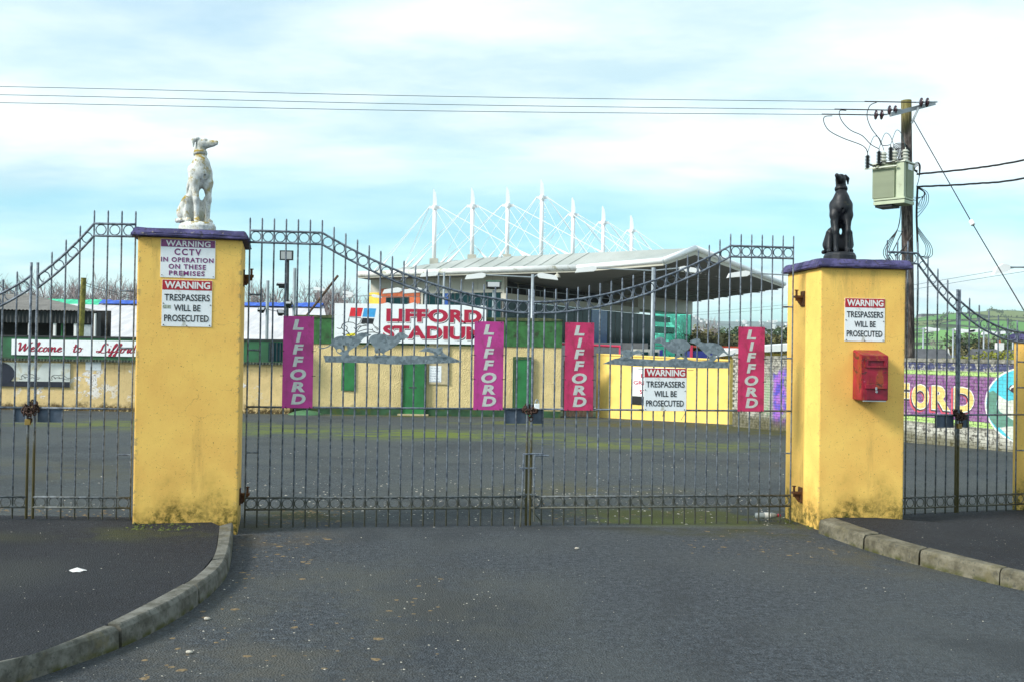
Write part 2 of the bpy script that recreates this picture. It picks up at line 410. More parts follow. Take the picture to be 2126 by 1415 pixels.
def capmat():
    t = NT('purple coping paint'); c = t.coord('Object')
    n = t.noise(c, 9, 6, .65); n2 = t.noise(c, 30, 6, .7)
    col = t.mix(t.ramp(n, .36, .66), (.045, .042, .11), (.10, .088, .22))
    col = t.mix(t.mul(t.ramp(n2, .52, .62), .85), col, (.040, .036, .045))
    col = t.mix(t.mul(t.ramp(t.noise(c, 22, 4), .66, .72), .7), col, (.30, .26, .20))
    x = t.sep(c)[1]
    g = t.mul(t.ramp(x, .35, .75), t.ramp(t.noise(c, 7, 5), .3, .55))
    col = t.mix(g, col, (.10, .10, .03))
    t.bump(n2, .35, .006); return t.done(col, .75, 0, .3)
M['cap'] = capmat()
def galv(name, a, b, rust=.0, rough=.5, metal=.55, spangle=14):
    t = NT(name); c = t.coord('Object')
    v = t.voro(c, spangle, 'F1', 1); vs_ = t.sep(v)[0]
    n = t.noise(c, 20, 5)
    col = t.mix(t.math('ADD', t.mul(vs_, .65), t.mul(n, .35)), a, b)
    if rust:
        r = t.mul(t.ramp(t.noise(c, 13, 6, .7), .66 - rust * .3, .75 - rust * .3), .85); col = t.mix(r, col, (.10, .05, .022))
    t.bump(n, .08, .002); return t.done(col, rough, metal, .4)
def barmat(name='galvanised bar', lo=.62, moss=.75, mcol=(.072, .066, .028)):
    t = NT(name); c = t.coord('Position'); z = t.sep(c)[2]
    n = t.noise(c, 26, 5, .65)
    col = t.mix(t.ramp(n, .32, .68), (.062, .078, .105), (.215, .25, .295))
    lowz = t.ramp(t.math('ADD', z, t.mul(n, .25)), lo, lo - .37)
    col = t.mix(t.mul(lowz, moss), col, mcol)
    col = t.mix(t.mul(t.ramp(t.noise(c, 11, 6, .7), .66, .74), .7), col, (.10, .055, .028))
    return t.done(col, .62, .25, .35)
M['bar'] = barmat(); M['stile'] = barmat('mossy gate stile', 1.15, .9, (.105, .085, .022))
M['plate'] = galv('spangled zinc plate', (.11, .14, .16), (.34, .395, .43), 0, .42, .4, 42)
M['lockplate'] = plain('blue grey painted steel', (.075, .10, .14), .45, .2, .25, 12, .05)
M['rust'] = plain('rusty iron', (.085, .038, .018), .9, .1, .55, 30, .5, 80, (.16, .06, .015), .6, 12)
M['chain'] = plain('rusty chain', (.058, .030, .022), .8, .3, .5, 40, .3, 90)
M['black'] = plain('black enamel', (.012, .012, .014), .45, 0, .2)
M['white'] = plain('white sheet', (.85, .88, .90), .38, 0, .04, 5, 0, 60, (.50, .50, .44), .12, 9)
M['whiteclean'] = plain('white paint', (.80, .80, .79), .45, 0, .05, 5)
M['red'] = plain('red sign band', (.44, .012, .025), .4, 0, .10, 8)
M['plum'] = plain('plum sign band', (.21, .035, .155), .4, 0, .1, 8)
M['plumtext'] = plain('plum lettering', (.20, .03, .16), .5, 0, .3, 40)
M['inktext'] = plain('black lettering', (.018, .018, .02), .5, 0, .2, 40)
M['pinkL'] = plain('magenta banner', (.50, .040, .26), .5, 0, .12, 4, .08, 14, (.34, .035, .17), .5, 5)
M['pinkR'] = plain('rose red banner', (.58, .030, .13), .5, 0, .14, 4, .08, 14, (.34, .02, .07), .55, 5)
M['silver'] = plain('silver lettering', (.62, .63, .60), .35, .2, .1, 30)
M['crimson'] = plain('crimson lettering', (.42, .008, .045), .45, 0, .08, 8)
M['green'] = plain('green gloss paint', (.018, .165, .045), .5, 0, .2, 3, .15, 40, (.03, .045, .015), .1, 4)
M['greenband'] = plain('mossy green band', (.028, .125, .032), .8, 0, .3, 4, .3, 40, (.022, .03, .012), .35, 3)
M['bluesq'] = plain('sky blue print', (.05, .36, .74), .45)
M['redsq'] = plain('red print', (.72, .02, .035), .45)
M['yellowp'] = plain('yellow print', (.82, .70, .02), .45)
def agedwhite():
    t = NT('weathered white statue paint'); c = t.coord('Object')
    n = t.noise(c, 14, 6, .65); g = t.new('ShaderNodeNewGeometry'); nz = t.sep(g.outputs['Normal'])[2]
    col = t.mix(t.ramp(n, .35, .66), (.47, .48, .45), (.76, .77, .75))
    col = t.mix(t.mul(t.ramp(t.noise(c, 75, 3), .59, .67), .75), col, (.17, .17, .13))
    li = t.mul(t.ramp(t.noise(c, 9, 6, .7), .485, .60), 1.0)
    col = t.mix(t.mul(li, t.ramp(t.math('ADD', nz, .55), .1, .9)), col, (.30, .205, .02))
    gr = t.mul(t.ramp(t.noise(t.map(c, (1, 1, 1), (4, 4, 4)), 6, 6, .7), .55, .68), .6)
    col = t.mix(gr, col, (.36, .38, .20))
    t.bump(t.math('ADD', t.mul(n, .6), t.noise(c, 60, 4)), .35, .006); return t.done(col, .75, 0, .3)
M['statuew'] = agedwhite()
def agedblack():
    t = NT('weathered black statue paint'); c = t.coord('Object'); n = t.noise(c, 12, 6, .65)
    col = t.mix(t.ramp(n, .35, .7), (.006, .007, .010), (.017, .019, .026))
    col = t.mix(t.mul(t.ramp(t.noise(c, 60, 3), .70, .74), .6), col, (.30, .28, .16))
    col = t.mix(t.mul(t.ramp(t.noise(c, 18, 6, .7), .62, .70), .45), col, (.10, .085, .03))
    t.bump(t.math('ADD', t.mul(n, .6), t.noise(c, 60, 4)), .3, .005); return t.done(col, .5, 0, .4)
M['statueb'] = agedblack()
def redbox():
    t = NT('chipped red post box paint'); c = t.coord('Object')
    col = t.mix(t.ramp(t.noise(c, 7, 5, .6), .35, .65), (.21, .007, .018), (.36, .014, .040))
    col = t.mix(t.mul(t.ramp(t.noise(t.map(c, (2, 2, .6)), 7, 6, .7), .49, .60), .85), col, (.30, .065, .015))
    col = t.mix(t.ramp(t.noise(c, 10, 7, .7, .5), .575, .60), col, (.055, .022, .015))
    col = t.mix(t.mul(t.ramp(t.noise(c, 24, 3), .68, .73), .6), col, (.52, .14, .22))
    t.bump(t.noise(c, 40, 5), .3, .004); return t.done(col, .42, 0, .5)
M['redbox'] = redbox()
M['darkred'] = plain('shaded red panel paint', (.20, .008, .025), .5, 0, .3, 14)
def concrete(name, k):
    t = NT(name); c = t.coord('Position')
    n = t.noise(c, 7, 7, .68); col = t.mix(t.ramp(n, .34, .66), tuple(a * b for a, b in zip((.085, .082, .066), k)), tuple(a * b for a, b in zip((.19, .187, .165), k)))
    col = t.mix(t.mul(t.ramp(t.noise(c, 26, 6, .7), .52, .64), .65), col, (.055, .056, .048))
    col = t.mix(t.mul(t.ramp(t.noise(c, 3.3, 6, .7), .55, .66), .6), col, (.14, .12, .06))
    z = t.sep(c)[2]; col = t.mix(t.mul(t.ramp(z, .05, .0), t.ramp(t.noise(c, 9, 5), .4, .6)), col, (.06, .062, .018))
    t.bump(t.math('ADD', t.noise(c, 60, 5, .6), n), .5, .008); return t.done(col, .9, 0, .25)
M['kerb'] = concrete('mossy kerb concrete', (1, 1, 1)); M['kerbr'] = concrete('brownish kerb concrete', (1.0, .92, .76))
def cream(name, colr, blotch=0.0, pebble=.0, streaks=False, base=True):
    t = NT(name); c = t.coord('Position'); z = t.sep(c)[2]
    n = t.noise(c, 1.3, 7, .65)
    col = t.mix(t.ramp(n, .35, .66), tuple(v * .86 for v in colr), tuple(min(.9, v * 1.06) for v in colr))
    col = t.mix(t.mul(t.ramp(t.noise(c, 14, 3), .60, .68), .35), col, tuple(v * .55 for v in colr))
    if streaks:
        rs = t.mul(t.ramp(t.noise(t.map(c, (5, 5, .18)), 2.2, 4, .6), .56, .72), t.ramp(z, .1, 1.0), .75); col = t.mix(rs, col, (.42, .20, .05))
    if blotch:
        b = t.ramp(t.noise(t.map(c, (1, 1, 1.3)), 1.05, 9, .70, .4), .545, .575); zone = t.ramp(t.noise(c, .33, 2), .45, .55)
        zz_ = t.mul(t.ramp(z, -.45, -.1), t.ramp(z, .95, .6))
        w = t.mix(t.ramp(t.noise(c, 16, 6, .7), .5, .62), (.78, .76, .74), (.30, .25, .22))
        col = t.mix(t.mul(b, zone, zz_), col, w)
    if base:
        h = t.math('ADD', z, t.mul(t.math('SUBTRACT', t.noise(c, 2.2, 7, .7), .5), .8))
        col = t.mix(t.mul(t.ramp(h, -.36, -.62), t.ramp(t.noise(c, 9, 6, .7), .35, .5)), col, (.075, .05, .02))
    t.bump(t.math('ADD', t.mul(t.voro(c, 24, 'F1'), pebble), t.mul(t.noise(c, 8, 5), 1.0)), .5, .03)
    return t.done(col, .9, 0, .2)
M['cream'] = cream('peeling cream wall paint', (.70, .52, .25), 1, .2, True)
M['roughcast'] = cream('cream roughcast', (.74, .58, .29), 0, 1.4, False)
M['roofgrey'] = plain('grey corrugated sheet', (.13, .125, .115), .75, .1, .25, 2, .1, 20, coord='Position')
M['corrdark'] = plain('dark corrugated cladding', (.022, .026, .028), .7, .1, .3, 2, coord='Position')
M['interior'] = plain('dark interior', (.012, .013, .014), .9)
def whitesheet():
    t = NT('pale roof sheeting'); c = t.coord('Position')
    v = t.noise(t.map(c, (.9, .25, .25)), 2.4, 6, .6); col = t.mix(t.ramp(v, .35, .7), (.50, .49, .50), (.66, .65, .67))
    bx = t.sep(c)[0]; fr = t.math('FRACT', t.mul(bx, .9)); col = t.mix(t.mul(t.ramp(fr, .05, .0), .35), col, (.34, .33, .34))
    col = t.mix(t.mul(t.ramp(t.noise(t.map(c, (3, .4, .4)), 3, 5, .7), .63, .70), .55), col, (.24, .25, .27))
    t.bump(v, .1, .02); return t.done(col, .6, .0, .3)
M['whiteroof'] = whitesheet()
M['tarpg'] = plain('green ridge tarpaulin', (.06, .50, .28), .5, 0, .3, 4, .4, 6, coord='Position')
M['tarpb'] = plain('blue ridge tarpaulin', (.03, .10, .48), .5, 0, .3, 4, .4, 6, coord='Position')
M['wood'] = plain('weathered brown timber', (.085, .05, .03), .85, 0, .4, 6, .3, 40, (.05, .03, .02), .3, 5)
def polewood():
    t = NT('weathered pole timber'); c = t.coord('Object'); z = t.sep(c)[2]
    g = t.noise(t.map(c, (1, 1, .11)), 26, 6, .72); h = t.noise(t.map(c, (1, 1, .35)), 5, 5, .6)
    col = t.mix(t.ramp(g, .36, .64), (.024, .018, .016), (.20, .165, .145))
    col = t.mix(t.mul(t.ramp(h, .42, .6), .75), col, (.024, .019, .02))
    up = t.ramp(t.math('ADD', z, t.mul(h, 1.6)), 8.9, 10.2); col = t.mix(t.mul(up, .7), col, t.mix(t.ramp(g, .3, .7), (.12, .105, .02), (.30, .27, .09)))
    t.bump(g, .5, .02); return t.done(col, .9, 0, .2)
M['pole'] = polewood()
M['mosspole'] = plain('mossy post timber', (.17, .15, .03), .9, 0, .5, 6, .2, 30)
M['steel'] = plain('galvanised pole steel', (.32, .36, .39), .5, .3, .15, 3)
M['darkmetal'] = plain('dark bracket metal', (.05, .055, .06), .6, .3, .3)
M['wire'] = plain('black cable', (.008, .009, .010), .6)
M['wiregreen'] = plain('weathered copper wire', (.05, .10, .11), .6)
M['trafo'] = plain('pale green transformer paint', (.40, .45, .31), .5, 0, .08, 3, 0, 60, (.26, .28, .19), .12, 5)
M['trafolid'] = plain('pale green transformer lid', (.60, .62, .52), .5, 0, .08, 4)
M['porcelain'] = plain('brown porcelain', (.035, .016, .022), .15, 0, .1)
M['rubber'] = plain('grey black polymer', (.012, .016, .018), .5)
M['ceramic'] = plain('grey ceramic', (.52, .53, .47), .3)
M['standwhite'] = plain('white structural steel', (.80, .81, .82), .4, 0, .03, 1, coord='Position')
def standroof():
    t = NT('pale green grey standing seam roof'); c = t.coord('Position')
    x = t.sep(t.map(c, (1, 1, 1)))
    u = t.math('ADD', t.mul(x[0], .874), t.mul(x[1], -.485)); fr = t.math('FRACT', t.mul(u, 1.6))
    col = t.mix(t.ramp(t.noise(c, .4, 6, .6), .35, .7), (.35, .375, .345), (.45, .47, .44)); col = t.mix(t.mul(t.ramp(fr, .1, .0), .3), col, (.35, .37, .35))
    return t.done(col, .5, .1, .4)
M['standroof'] = standroof()
M['gutter'] = plain('weathered white gutter tube', (.70, .71, .70), .45, 0, .06, 2, 0, 60, (.30, .28, .17), .28, 1.2, coord='Position')
M['standwall'] = plain('grey beige cladding', (.47, .45, .38), .6, 0, .06, .5, coord='Position')
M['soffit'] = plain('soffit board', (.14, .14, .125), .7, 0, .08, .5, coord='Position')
M['orange'] = plain('orange terracotta panel', (.56, .115, .030), .6, 0, .12, 2, coord='Position')
M['joint'] = plain('dark joint', (.10, .03, .015), .8)
M['yellowpanel'] = plain('yellow panel', (.80, .56, .05), .5)
def glass(name, col, rough=.06, trans=0.0):
    t = NT(name); t.done(col, rough, 0, .12); t.bsdf.inputs['Transmission Weight'].default_value = trans; return t.m
def pane(name, tintc, refl=.25):
    t = NT(name); out = t.n['Material Output']; tr = t.new('ShaderNodeBsdfTransparent'); tr.inputs[0].default_value = tintc + (1,)
    gl = t.new('ShaderNodeBsdfGlossy'); gl.inputs[0].default_value = (.8, .95, .92, 1); gl.inputs[1].default_value = .04
    mxs = t.new('ShaderNodeMixShader'); mxs.inputs[0].default_value = refl; t.l.new(tr.outputs[0], mxs.inputs[1]); t.l.new(gl.outputs[0], mxs.inputs[2]); t.l.new(mxs.outputs[0], out.inputs[0])
    return t.m
M['glassdark'] = glass('dark teal glazing', (.004, .030, .036), .12)
M['glassmint'] = pane('mint tinted glazing', (.42, .95, .80), .06)
M['lampglass'] = glass('lamp glass', (.35, .37, .38), .1)
M['earth'] = plain('rough grass ground', (.055, .085, .025), .95, 0, .35, .2, coord='Position')
def fields():
    t = NT('hill fields'); c = t.coord('Position'); w = t.map(c, (.0048, .0040, 0)); wob = t.noise(c, .006, 3)
    v = t.new('ShaderNodeTexVoronoi'); t.l.new(w, v.inputs['Vector']); v.inputs['Scale'].default_value = 2.3
    s_ = t.sep(v.outputs[1])[0]
    col = t.mix(s_, (.09, .24, .05), (.18, .37, .10)); col = t.mix(t.mul(t.ramp(t.sep(v.outputs[1])[1], .74, .80), .8), col, (.16, .17, .075))
    e = t.voro(w, 2.3, 'DISTANCE_TO_EDGE'); col = t.mix(t.ramp(e, .055, .02), col, (.022, .036, .016))
    col = t.mix(t.mul(t.ramp(t.noise(c, .011, 6, .65), .57, .62), .9), col, (.035, .045, .022))
    return t.done(col, .95, 0, .1)
M['fields'] = fields()
M['farhill'] = plain('distant wooded hill', (.060, .105, .085), .95, 0, .6, .012, coord='Position', dirt=(.05, .12, .06), dirt_amt=.4, dscale=.006)
M['leafdark'] = plain('dark evergreen foliage', (.050, .082, .030), .8, 0, .6, .6, coord='Position')
M['leafolive'] = plain('olive brown foliage', (.15, .135, .05), .85, 0, .5, .6, coord='Position')
M['leafgold'] = plain('yellow green hedge foliage', (.19, .20, .02), .85, 0, .5, .8, coord='Position')
M['bark'] = plain('bare grey brown twigs', (.27, .225, .225), .9, 0, .35, .8, coord='Position')
M['barkdark'] = plain('bare dark trunk', (.10, .08, .07), .9, 0, .3, 2)
M['slate'] = plain('grey slate roof', (.085, .087, .095), .8, 0, .2, 3, coord='Position')
M['housewall'] = plain('white house render', (.72, .72, .70), .8, 0, .05)
M['mosstuft'] = plain('moss tuft', (.060, .075, .014), .95, 0, .5, 40)
M['stone'] = plain('pale chippings', (.42, .39, .33), .85, 0, .4, 60, coord='Position')
M['litter'] = plain('brown leaf litter', (.17, .12, .06), .9, 0, .5, 60, coord='Position')
M['paper'] = plain('white paper', (.78, .77, .75), .7)
M['plastic'] = plain('clear plastic bottle', (.30, .33, .33), .15, 0, .1)
M['redcap'] = plain('red bottle cap', (.55, .01, .05), .4)
M['bluestuff'] = plain('blue container paint', (.02, .03, .22), .5)
M['redrail'] = plain('red painted rail', (.60, .035, .10), .5)
M['dkgreybox'] = plain('dark grey wall', (.12, .125, .135), .8)
M['brass'] = plain('dull brass', (.30, .20, .06), .4, .6)
M['notice'] = plain('bleached notice board', (.50, .42, .26), .8, 0, .15)
M['greycap'] = plain('gutter plastic', (.03, .03, .03), .6)
# ================================================================== GROUND
def sheet(name, m, xs, ys, zf, dz=0.0):
    bm = B(); g = [[bm.verts.new((x, y, zf(y) + dz)) for x in xs] for y in ys]
    for j in range(len(ys) - 1):
        for i in range(len(xs) - 1):
            bm.faces.new((g[j][i], g[j][i + 1], g[j + 1][i + 1], g[j + 1][i]))
    return props(obj(name, bm, m), kind='structure')
sheet('ground', M['earth'], [-4500, -300, -60, 60, 300, 4500], [-4500, -40, 9.5, 37, 80, 400, 3000, 4500], ground_z, -.06)
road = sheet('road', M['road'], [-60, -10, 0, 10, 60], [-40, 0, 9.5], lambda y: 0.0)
sheet('bounce_apron', plain('pale bounce apron', (.24, .235, .21), .9, 0, .15, .5, coord='Position'), [-40, 0, 60], [46, 80, 118], ground_z, -.02)  # pale ground added to bounce light up onto the canopy soffit
yard = sheet('forecourt', M['yard'], [-30, -8, 0, 6, 16], [9.5, 14, 22, 30, 38], ground_z)

KI_L = [(456, 1089), (446.6, 1148), (412, 1190), (357, 1224), (227, 1291), (84, 1350), (0, 1371), (-160, 1408), (-420, 1462)]
KO_L = [(486, 1110), (479, 1177), (454, 1219.5), (387, 1274), (261, 1341), (63, 1411), (-40, 1440), (-230, 1490), (-520, 1560)]
KI_R = [(1727, 1072), (1827.6, 1106), (1925, 1134), (2081, 1172.7), (2126, 1182.5), (2300, 1218), (2600, 1275)]
KO_R = [(1697.5, 1106), (1792, 1140), (1905.6, 1172.7), (2061.6, 1211.7), (2126, 1226), (2310, 1265), (2620, 1325)]
PAV = .122
def line_z(pts, z): return [on_z(x, y, z) for x, y in pts]
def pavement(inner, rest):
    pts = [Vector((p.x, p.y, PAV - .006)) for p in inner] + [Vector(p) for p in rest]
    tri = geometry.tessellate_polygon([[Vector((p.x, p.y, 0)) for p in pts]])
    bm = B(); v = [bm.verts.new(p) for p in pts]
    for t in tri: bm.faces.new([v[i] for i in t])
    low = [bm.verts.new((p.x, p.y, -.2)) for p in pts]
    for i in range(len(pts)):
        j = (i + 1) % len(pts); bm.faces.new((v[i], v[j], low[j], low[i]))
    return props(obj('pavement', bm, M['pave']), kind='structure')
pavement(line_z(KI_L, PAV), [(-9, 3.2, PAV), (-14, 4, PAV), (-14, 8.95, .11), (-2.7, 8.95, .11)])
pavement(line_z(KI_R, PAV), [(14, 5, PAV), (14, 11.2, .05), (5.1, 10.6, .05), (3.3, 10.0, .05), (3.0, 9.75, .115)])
def kerb(inner, outer, cuts, mat):
    root = thing('kerb', None, None, kind='structure')
    I = spline([p.xy.to_3d() for p in inner], 8); O = spline([p.xy.to_3d() for p in outer], 8); n = len(I) - 1
    def samp(L, t):
        t = min(max(t, 0), .99999) * n; k = int(t); return L[k].lerp(L[k + 1], t - k)
    for a, b in zip(cuts[:-1], cuts[1:]):
        bm = B(); K = 9; rows = []; ins = .0024; dz = R.uniform(-.004, .004); TT = [0, .018, .15, .3, .43, .57, .7, .85, .982, 1]
        for k in range(K + 1):
            t = a + ins + (b - a - 2 * ins) * TT[k]
            i = samp(I, t); o = samp(O, t); d = (o - i).normalized(); e = .0 + .007 * (k in (0, K))
            prof = [(i, -.15), (i, PAV + dz - e * .4), (o - d * .040, PAV + .002 + dz - e), (o - d * .030, PAV - .004 + dz - e), (o - d * .016, PAV - .024 - e), (o - d * (e * .5), -.15)]
            rows.append([bm.verts.new((p.x, p.y, z)) for p, z in prof])
        for k in range(K):
            for j in range(5): bm.faces.new((rows[k][j], rows[k][j + 1], rows[k + 1][j + 1], rows[k + 1][j]))
        bm.faces.new(rows[0][::-1]); bm.faces.new(rows[-1])
        obj('kerb_stone', bm, mat, root)
    return root
# kerb stones: the joints sit where the photograph shows them
kerb(line_z(KI_L, PAV), line_z(KO_L, 0), [0, .155, .33, .505, .655, .80, .92, 1.0], M['kerb'])
kerb(line_z(KI_R, PAV), line_z(KO_R, 0), [0, .165, .335, .52, .70, .86, 1.0], M['kerbr'])

# ================================================================== PILLARS
A_L = radians(13); W_L = .86
pL = at(282, 717.8, 8.60); PLN_L = Plane(pL.x, pL.y, A_L)
pR = on_z(1698, 1099, 0); A_R = radians(6); W_R = .835; PLN_R = Plane(pR.x, pR.y, A_R)
def frustum(w0, w1, z0, z1, bevel=.012, d0=None, d1=None):
    bm = B(); d0 = d0 or w0; d1 = d1 or w1
    v = [bm.verts.new((sx_ * w / 2, sy * d / 2, z)) for (w, d, z) in ((w0, d0, z0), (w0 * .998, d0 * .998, z0 + (z1 - z0) * .35), (w1, d1, z1)) for sx_, sy in ((-1, -1), (1, -1), (1, 1), (-1, 1))]
    for l in (0, 4):
        for i in range(4): bm.faces.new((v[l + i], v[l + (i + 1) % 4], v[l + 4 + (i + 1) % 4], v[l + 4 + i]))
    bm.faces.new(v[8:12]); bm.faces.new(v[0:4][::-1])
    if bevel: bmesh.ops.bevel(bm, geom=bm.edges[:], offset=bevel, segments=2, affect='EDGES')
    return bm
def roughen(bm, amt, cuts):
    bmesh.ops.subdivide_edges(bm, edges=[e for e in bm.edges if e.calc_length() > .2], cuts=cuts, use_grid_fill=True)
    for v in bm.verts: v.co += Vector((R.uniform(-amt, amt), R.uniform(-amt, amt), R.uniform(-amt, amt) * .6))
    return bm
def pillar(label, pln, w, zt, capt, hinges, dep=None, b0=-.05):
    dep = dep or w; c = pln.pt(w / 2, 0, -dep / 2)
    t = thing('gate_pillar', label, 'pillar', (c.x, c.y, 0), pln.a, 'yellow gate pillars')
    obj('shaft', boxmm(-w / 2, w / 2, -dep / 2, dep / 2, b0, zt, .012), M['pillar'], t)
    obj('coping', roughen(frustum(w + .105, w + .045, zt + .002, zt + capt, .008, dep + .105, dep + .045), .004, 9), M['cap'], t)
    for side, z in hinges:
        bm = B(); x = side * w / 2
        box(bm, (x + side * .006, .0, z), (.012, .09, .15)); box(bm, (x + side * .045, 0, z + .02), (.09, .055, .022))
        tube(bm, [(x + side * .07, 0, z - .02), (x + side * .07, 0, z + .085)], .011, 8); tube(bm, [(x + side * .07, 0, z + .08), (x + side * .07, 0, z + .088)], .02, 8)
        f = plate([[(x + side * .012, z + .01), (x + side * .085, z + .01), (x + side * .03, z - .065), (x + side * .012, z - .065)]], -.008, .008, bm)
        obj('hinge_bracket', f, M['rust'], t)
    return t
pl_l = pillar('left yellow gate pillar with purple coping carrying the white dog statue', PLN_L, W_L, 2.55, .078, [(1, 2.25), (1, .27)])
pl_r = pillar('right yellow gate pillar with the red post box on its front face', PLN_R, W_R, 2.455, .086, [(-1, 2.18), (-1, .27)])
p3 = at(2187, 747, 10.28); PLN_3 = Plane(p3.x, p3.y, radians(14))
pillar('low yellow pillar cut off by the right picture edge', PLN_3, .55, 1.82, .075, [], .56)

# ================================================================== STATUES
def dog(name, label, loc, body, head, tilt, mat, base_m, coll_m, holes):
    # body, head: headings in the world; the statue's own x axis looks along 'body'
    t = thing(name, label, 'statue', loc, body, 'seated greyhound statues on the pillars')
    a = head - body; h = Vector((cos(a) * cos(tilt), sin(a) * cos(tilt), sin(tilt))); s = Vector((-sin(a), cos(a), 0)); u = h.cross(s)
    sk = Vector((.030, 0, .722)) + h * .012
    P = [((-.035, 0, .33), .088, (.045, 0, .47), .097), ((.045, 0, .47), .097, (.062, 0, .52), .082), ((-.035, 0, .33), .086, (-.12, 0, .15), .082), ((-.125, 0, .105), .086, (-.125, 0, .10), .086),
         ((.050, 0, .55), .066, (.028, 0, .655), .047), ((.028, 0, .655), .047, tuple(sk), .044),
         ((.085, 0, .46), .055, (.095, 0, .43), .05)]
    for q in (-1, 1):
        P += [((.035, q * .068, .47), .052, (.065, q * .070, .37), .047), ((.065, q * .070, .37), .044, (.098, q * .058, .21), .029), ((.098, q * .058, .21), .029, (.100, q * .056, .045), .023),
              ((.102, q * .056, .022), .026, (.145, q * .058, .016), .021, .012), ((-.050, q * .088, .205), .050, (-.105, q * .088, .10), .076), ((-.045, q * .100, .20), .032, (-.02, q * .106, .06), .030, .015),
              ((-.10, q * .10, .026), .028, (.055, q * .112, .020), .021, .012)]
    P += [((-.18, -.02, .03), .022, (-.13, -.15, .024), .018, .012), ((-.13, -.15, .024), .018, (.0, -.165, .022), .013, .012)]
    # the hollow under the chest between the forelegs
    P += [((.035, 0, .235), .038, (.22, 0, .235), .036, -.02, (1, 1, 2.0)), ((.05, 0, .09), .030, (.22, 0, .09), .030, -.02, (1, 1, 2.0))]
    for q in (-1, 1):
        for k in range(5):      # ribs, shoulder and thigh creases, toes
            P += [((-.105 + .022 * k, q * (.066 + .006 * k), .245 + .018 * k), .005, (-.055 + .022 * k, q * .094, .275 + .028 * k), .005, -.012)]
        P += [((.085, q * .020, .50), .006, (.118, q * .026, .36), .006, -.014), ((-.01, q * .095, .28), .010, (.02, q * .092, .44), .006, -.016), ((-.02, q * .135, .245), .008, (-.125, q * .125, .225), .008, -.014), ((-.015, q * .125, .20), .007, (-.03, q * .150, .06), .006, -.012)]
        for tt in (-.010, .010): P += [((.150, q * .058 + tt, .022), .004, (.172, q * .058 + tt, .012), .004, -.006)]
    P += [((.10, 0, .56), .006, (.142, 0, .40), .010, -.016)]
    P += holes
    n0 = sk + h * .03 - u * .004
    P += [(tuple(sk), .052, tuple(sk + h * .02), .046, .018), (tuple(n0), .042, tuple(sk + h * .150 - u * .010), .021, .018), (tuple(sk + h * .145 - u * .004), .019, tuple(sk + h * .155 - u * .004), .017, .006),
          (tuple(sk + h * .03 - u * .028), .028, tuple(sk + h * .125 - u * .026), .014, .012)]
    for q in (-1, 1):
        P += [(tuple(sk + h * .072 + s * q * .036 + u * .010), .009, tuple(sk + h * .080 + s * q * .034 + u * .010), .008, -.008), (tuple(sk + h * .060 + s * q * .040 - u * .022), .003, tuple(sk + h * .150 + s * q * .020 - u * .018), .003, -.006)]
        P += [(tuple(sk + h * .045 + s * q * .027 + u * .026), .013, tuple(sk + h * .060 + s * q * .024 + u * .024), .009, .010)]
        e0 = sk - h * .018 + s * q * .042 + u * .036; e1 = sk - h * .056 + s * q * .056 + u * .020; e2 = sk - h * .056 + s * q * .062 - u * .034
        P += [(tuple(e0), .017, tuple(e1), .018, .010), (tuple(e1), .018, tuple(e2), .008, .008)]
    me = sdf_mesh(P, (-.27, -.24, -.02), (.30, .24, .84), .006, .032)
    obj('body', me, mat, t, smooth=True)
    r = .058; cpos = Vector((.034, 0, .632))
    bm = torus(r, .0105, 26, 6, 'XY')
    for v in bm.verts: v.co.z *= 2.0
    for v in bm.verts: v.co = Matrix.Rotation(radians(-8), 3, 'Y') @ v.co + cpos
    obj('collar', bm, coll_m, t, smooth=True)
    bm = B(); pr = []
    obj('plinth', lathe([(.215, -.115), (.215, -.03), (.208, -.022), (.20, -.008), (.185, .003)], 28), base_m, t, smooth=False, scale=(1.0, .78, 1))
    t.scale = (.92, .92, 1)
    return t
cL = PLN_L.pt(W_L / 2, 0, -W_L / 2); cRr = PLN_R.pt(W_R / 2, 0, -W_R / 2)
dog('greyhound_statue', 'white painted seated greyhound statue with lichen on the left pillar', (cL.x + .02, cL.y, 2.728), radians(-48), radians(-8), radians(4), M['statuew'], M['statuew'], M['statuew'], [((.16, -.034, .265), .024, (-.30, .174, .285), .030, -.012, (1, 1, 2.1))])
dog('greyhound_statue', 'black painted seated greyhound statue on the right pillar', (cRr.x - .05, cRr.y, 2.636), radians(-98), radians(-124), radians(10), M['statueb'], M['statueb'], M['statueb'], [((.16, -.022, .215), .013, (-.30, .060, .235), .013, -.010, (1, 1, 2.6))])

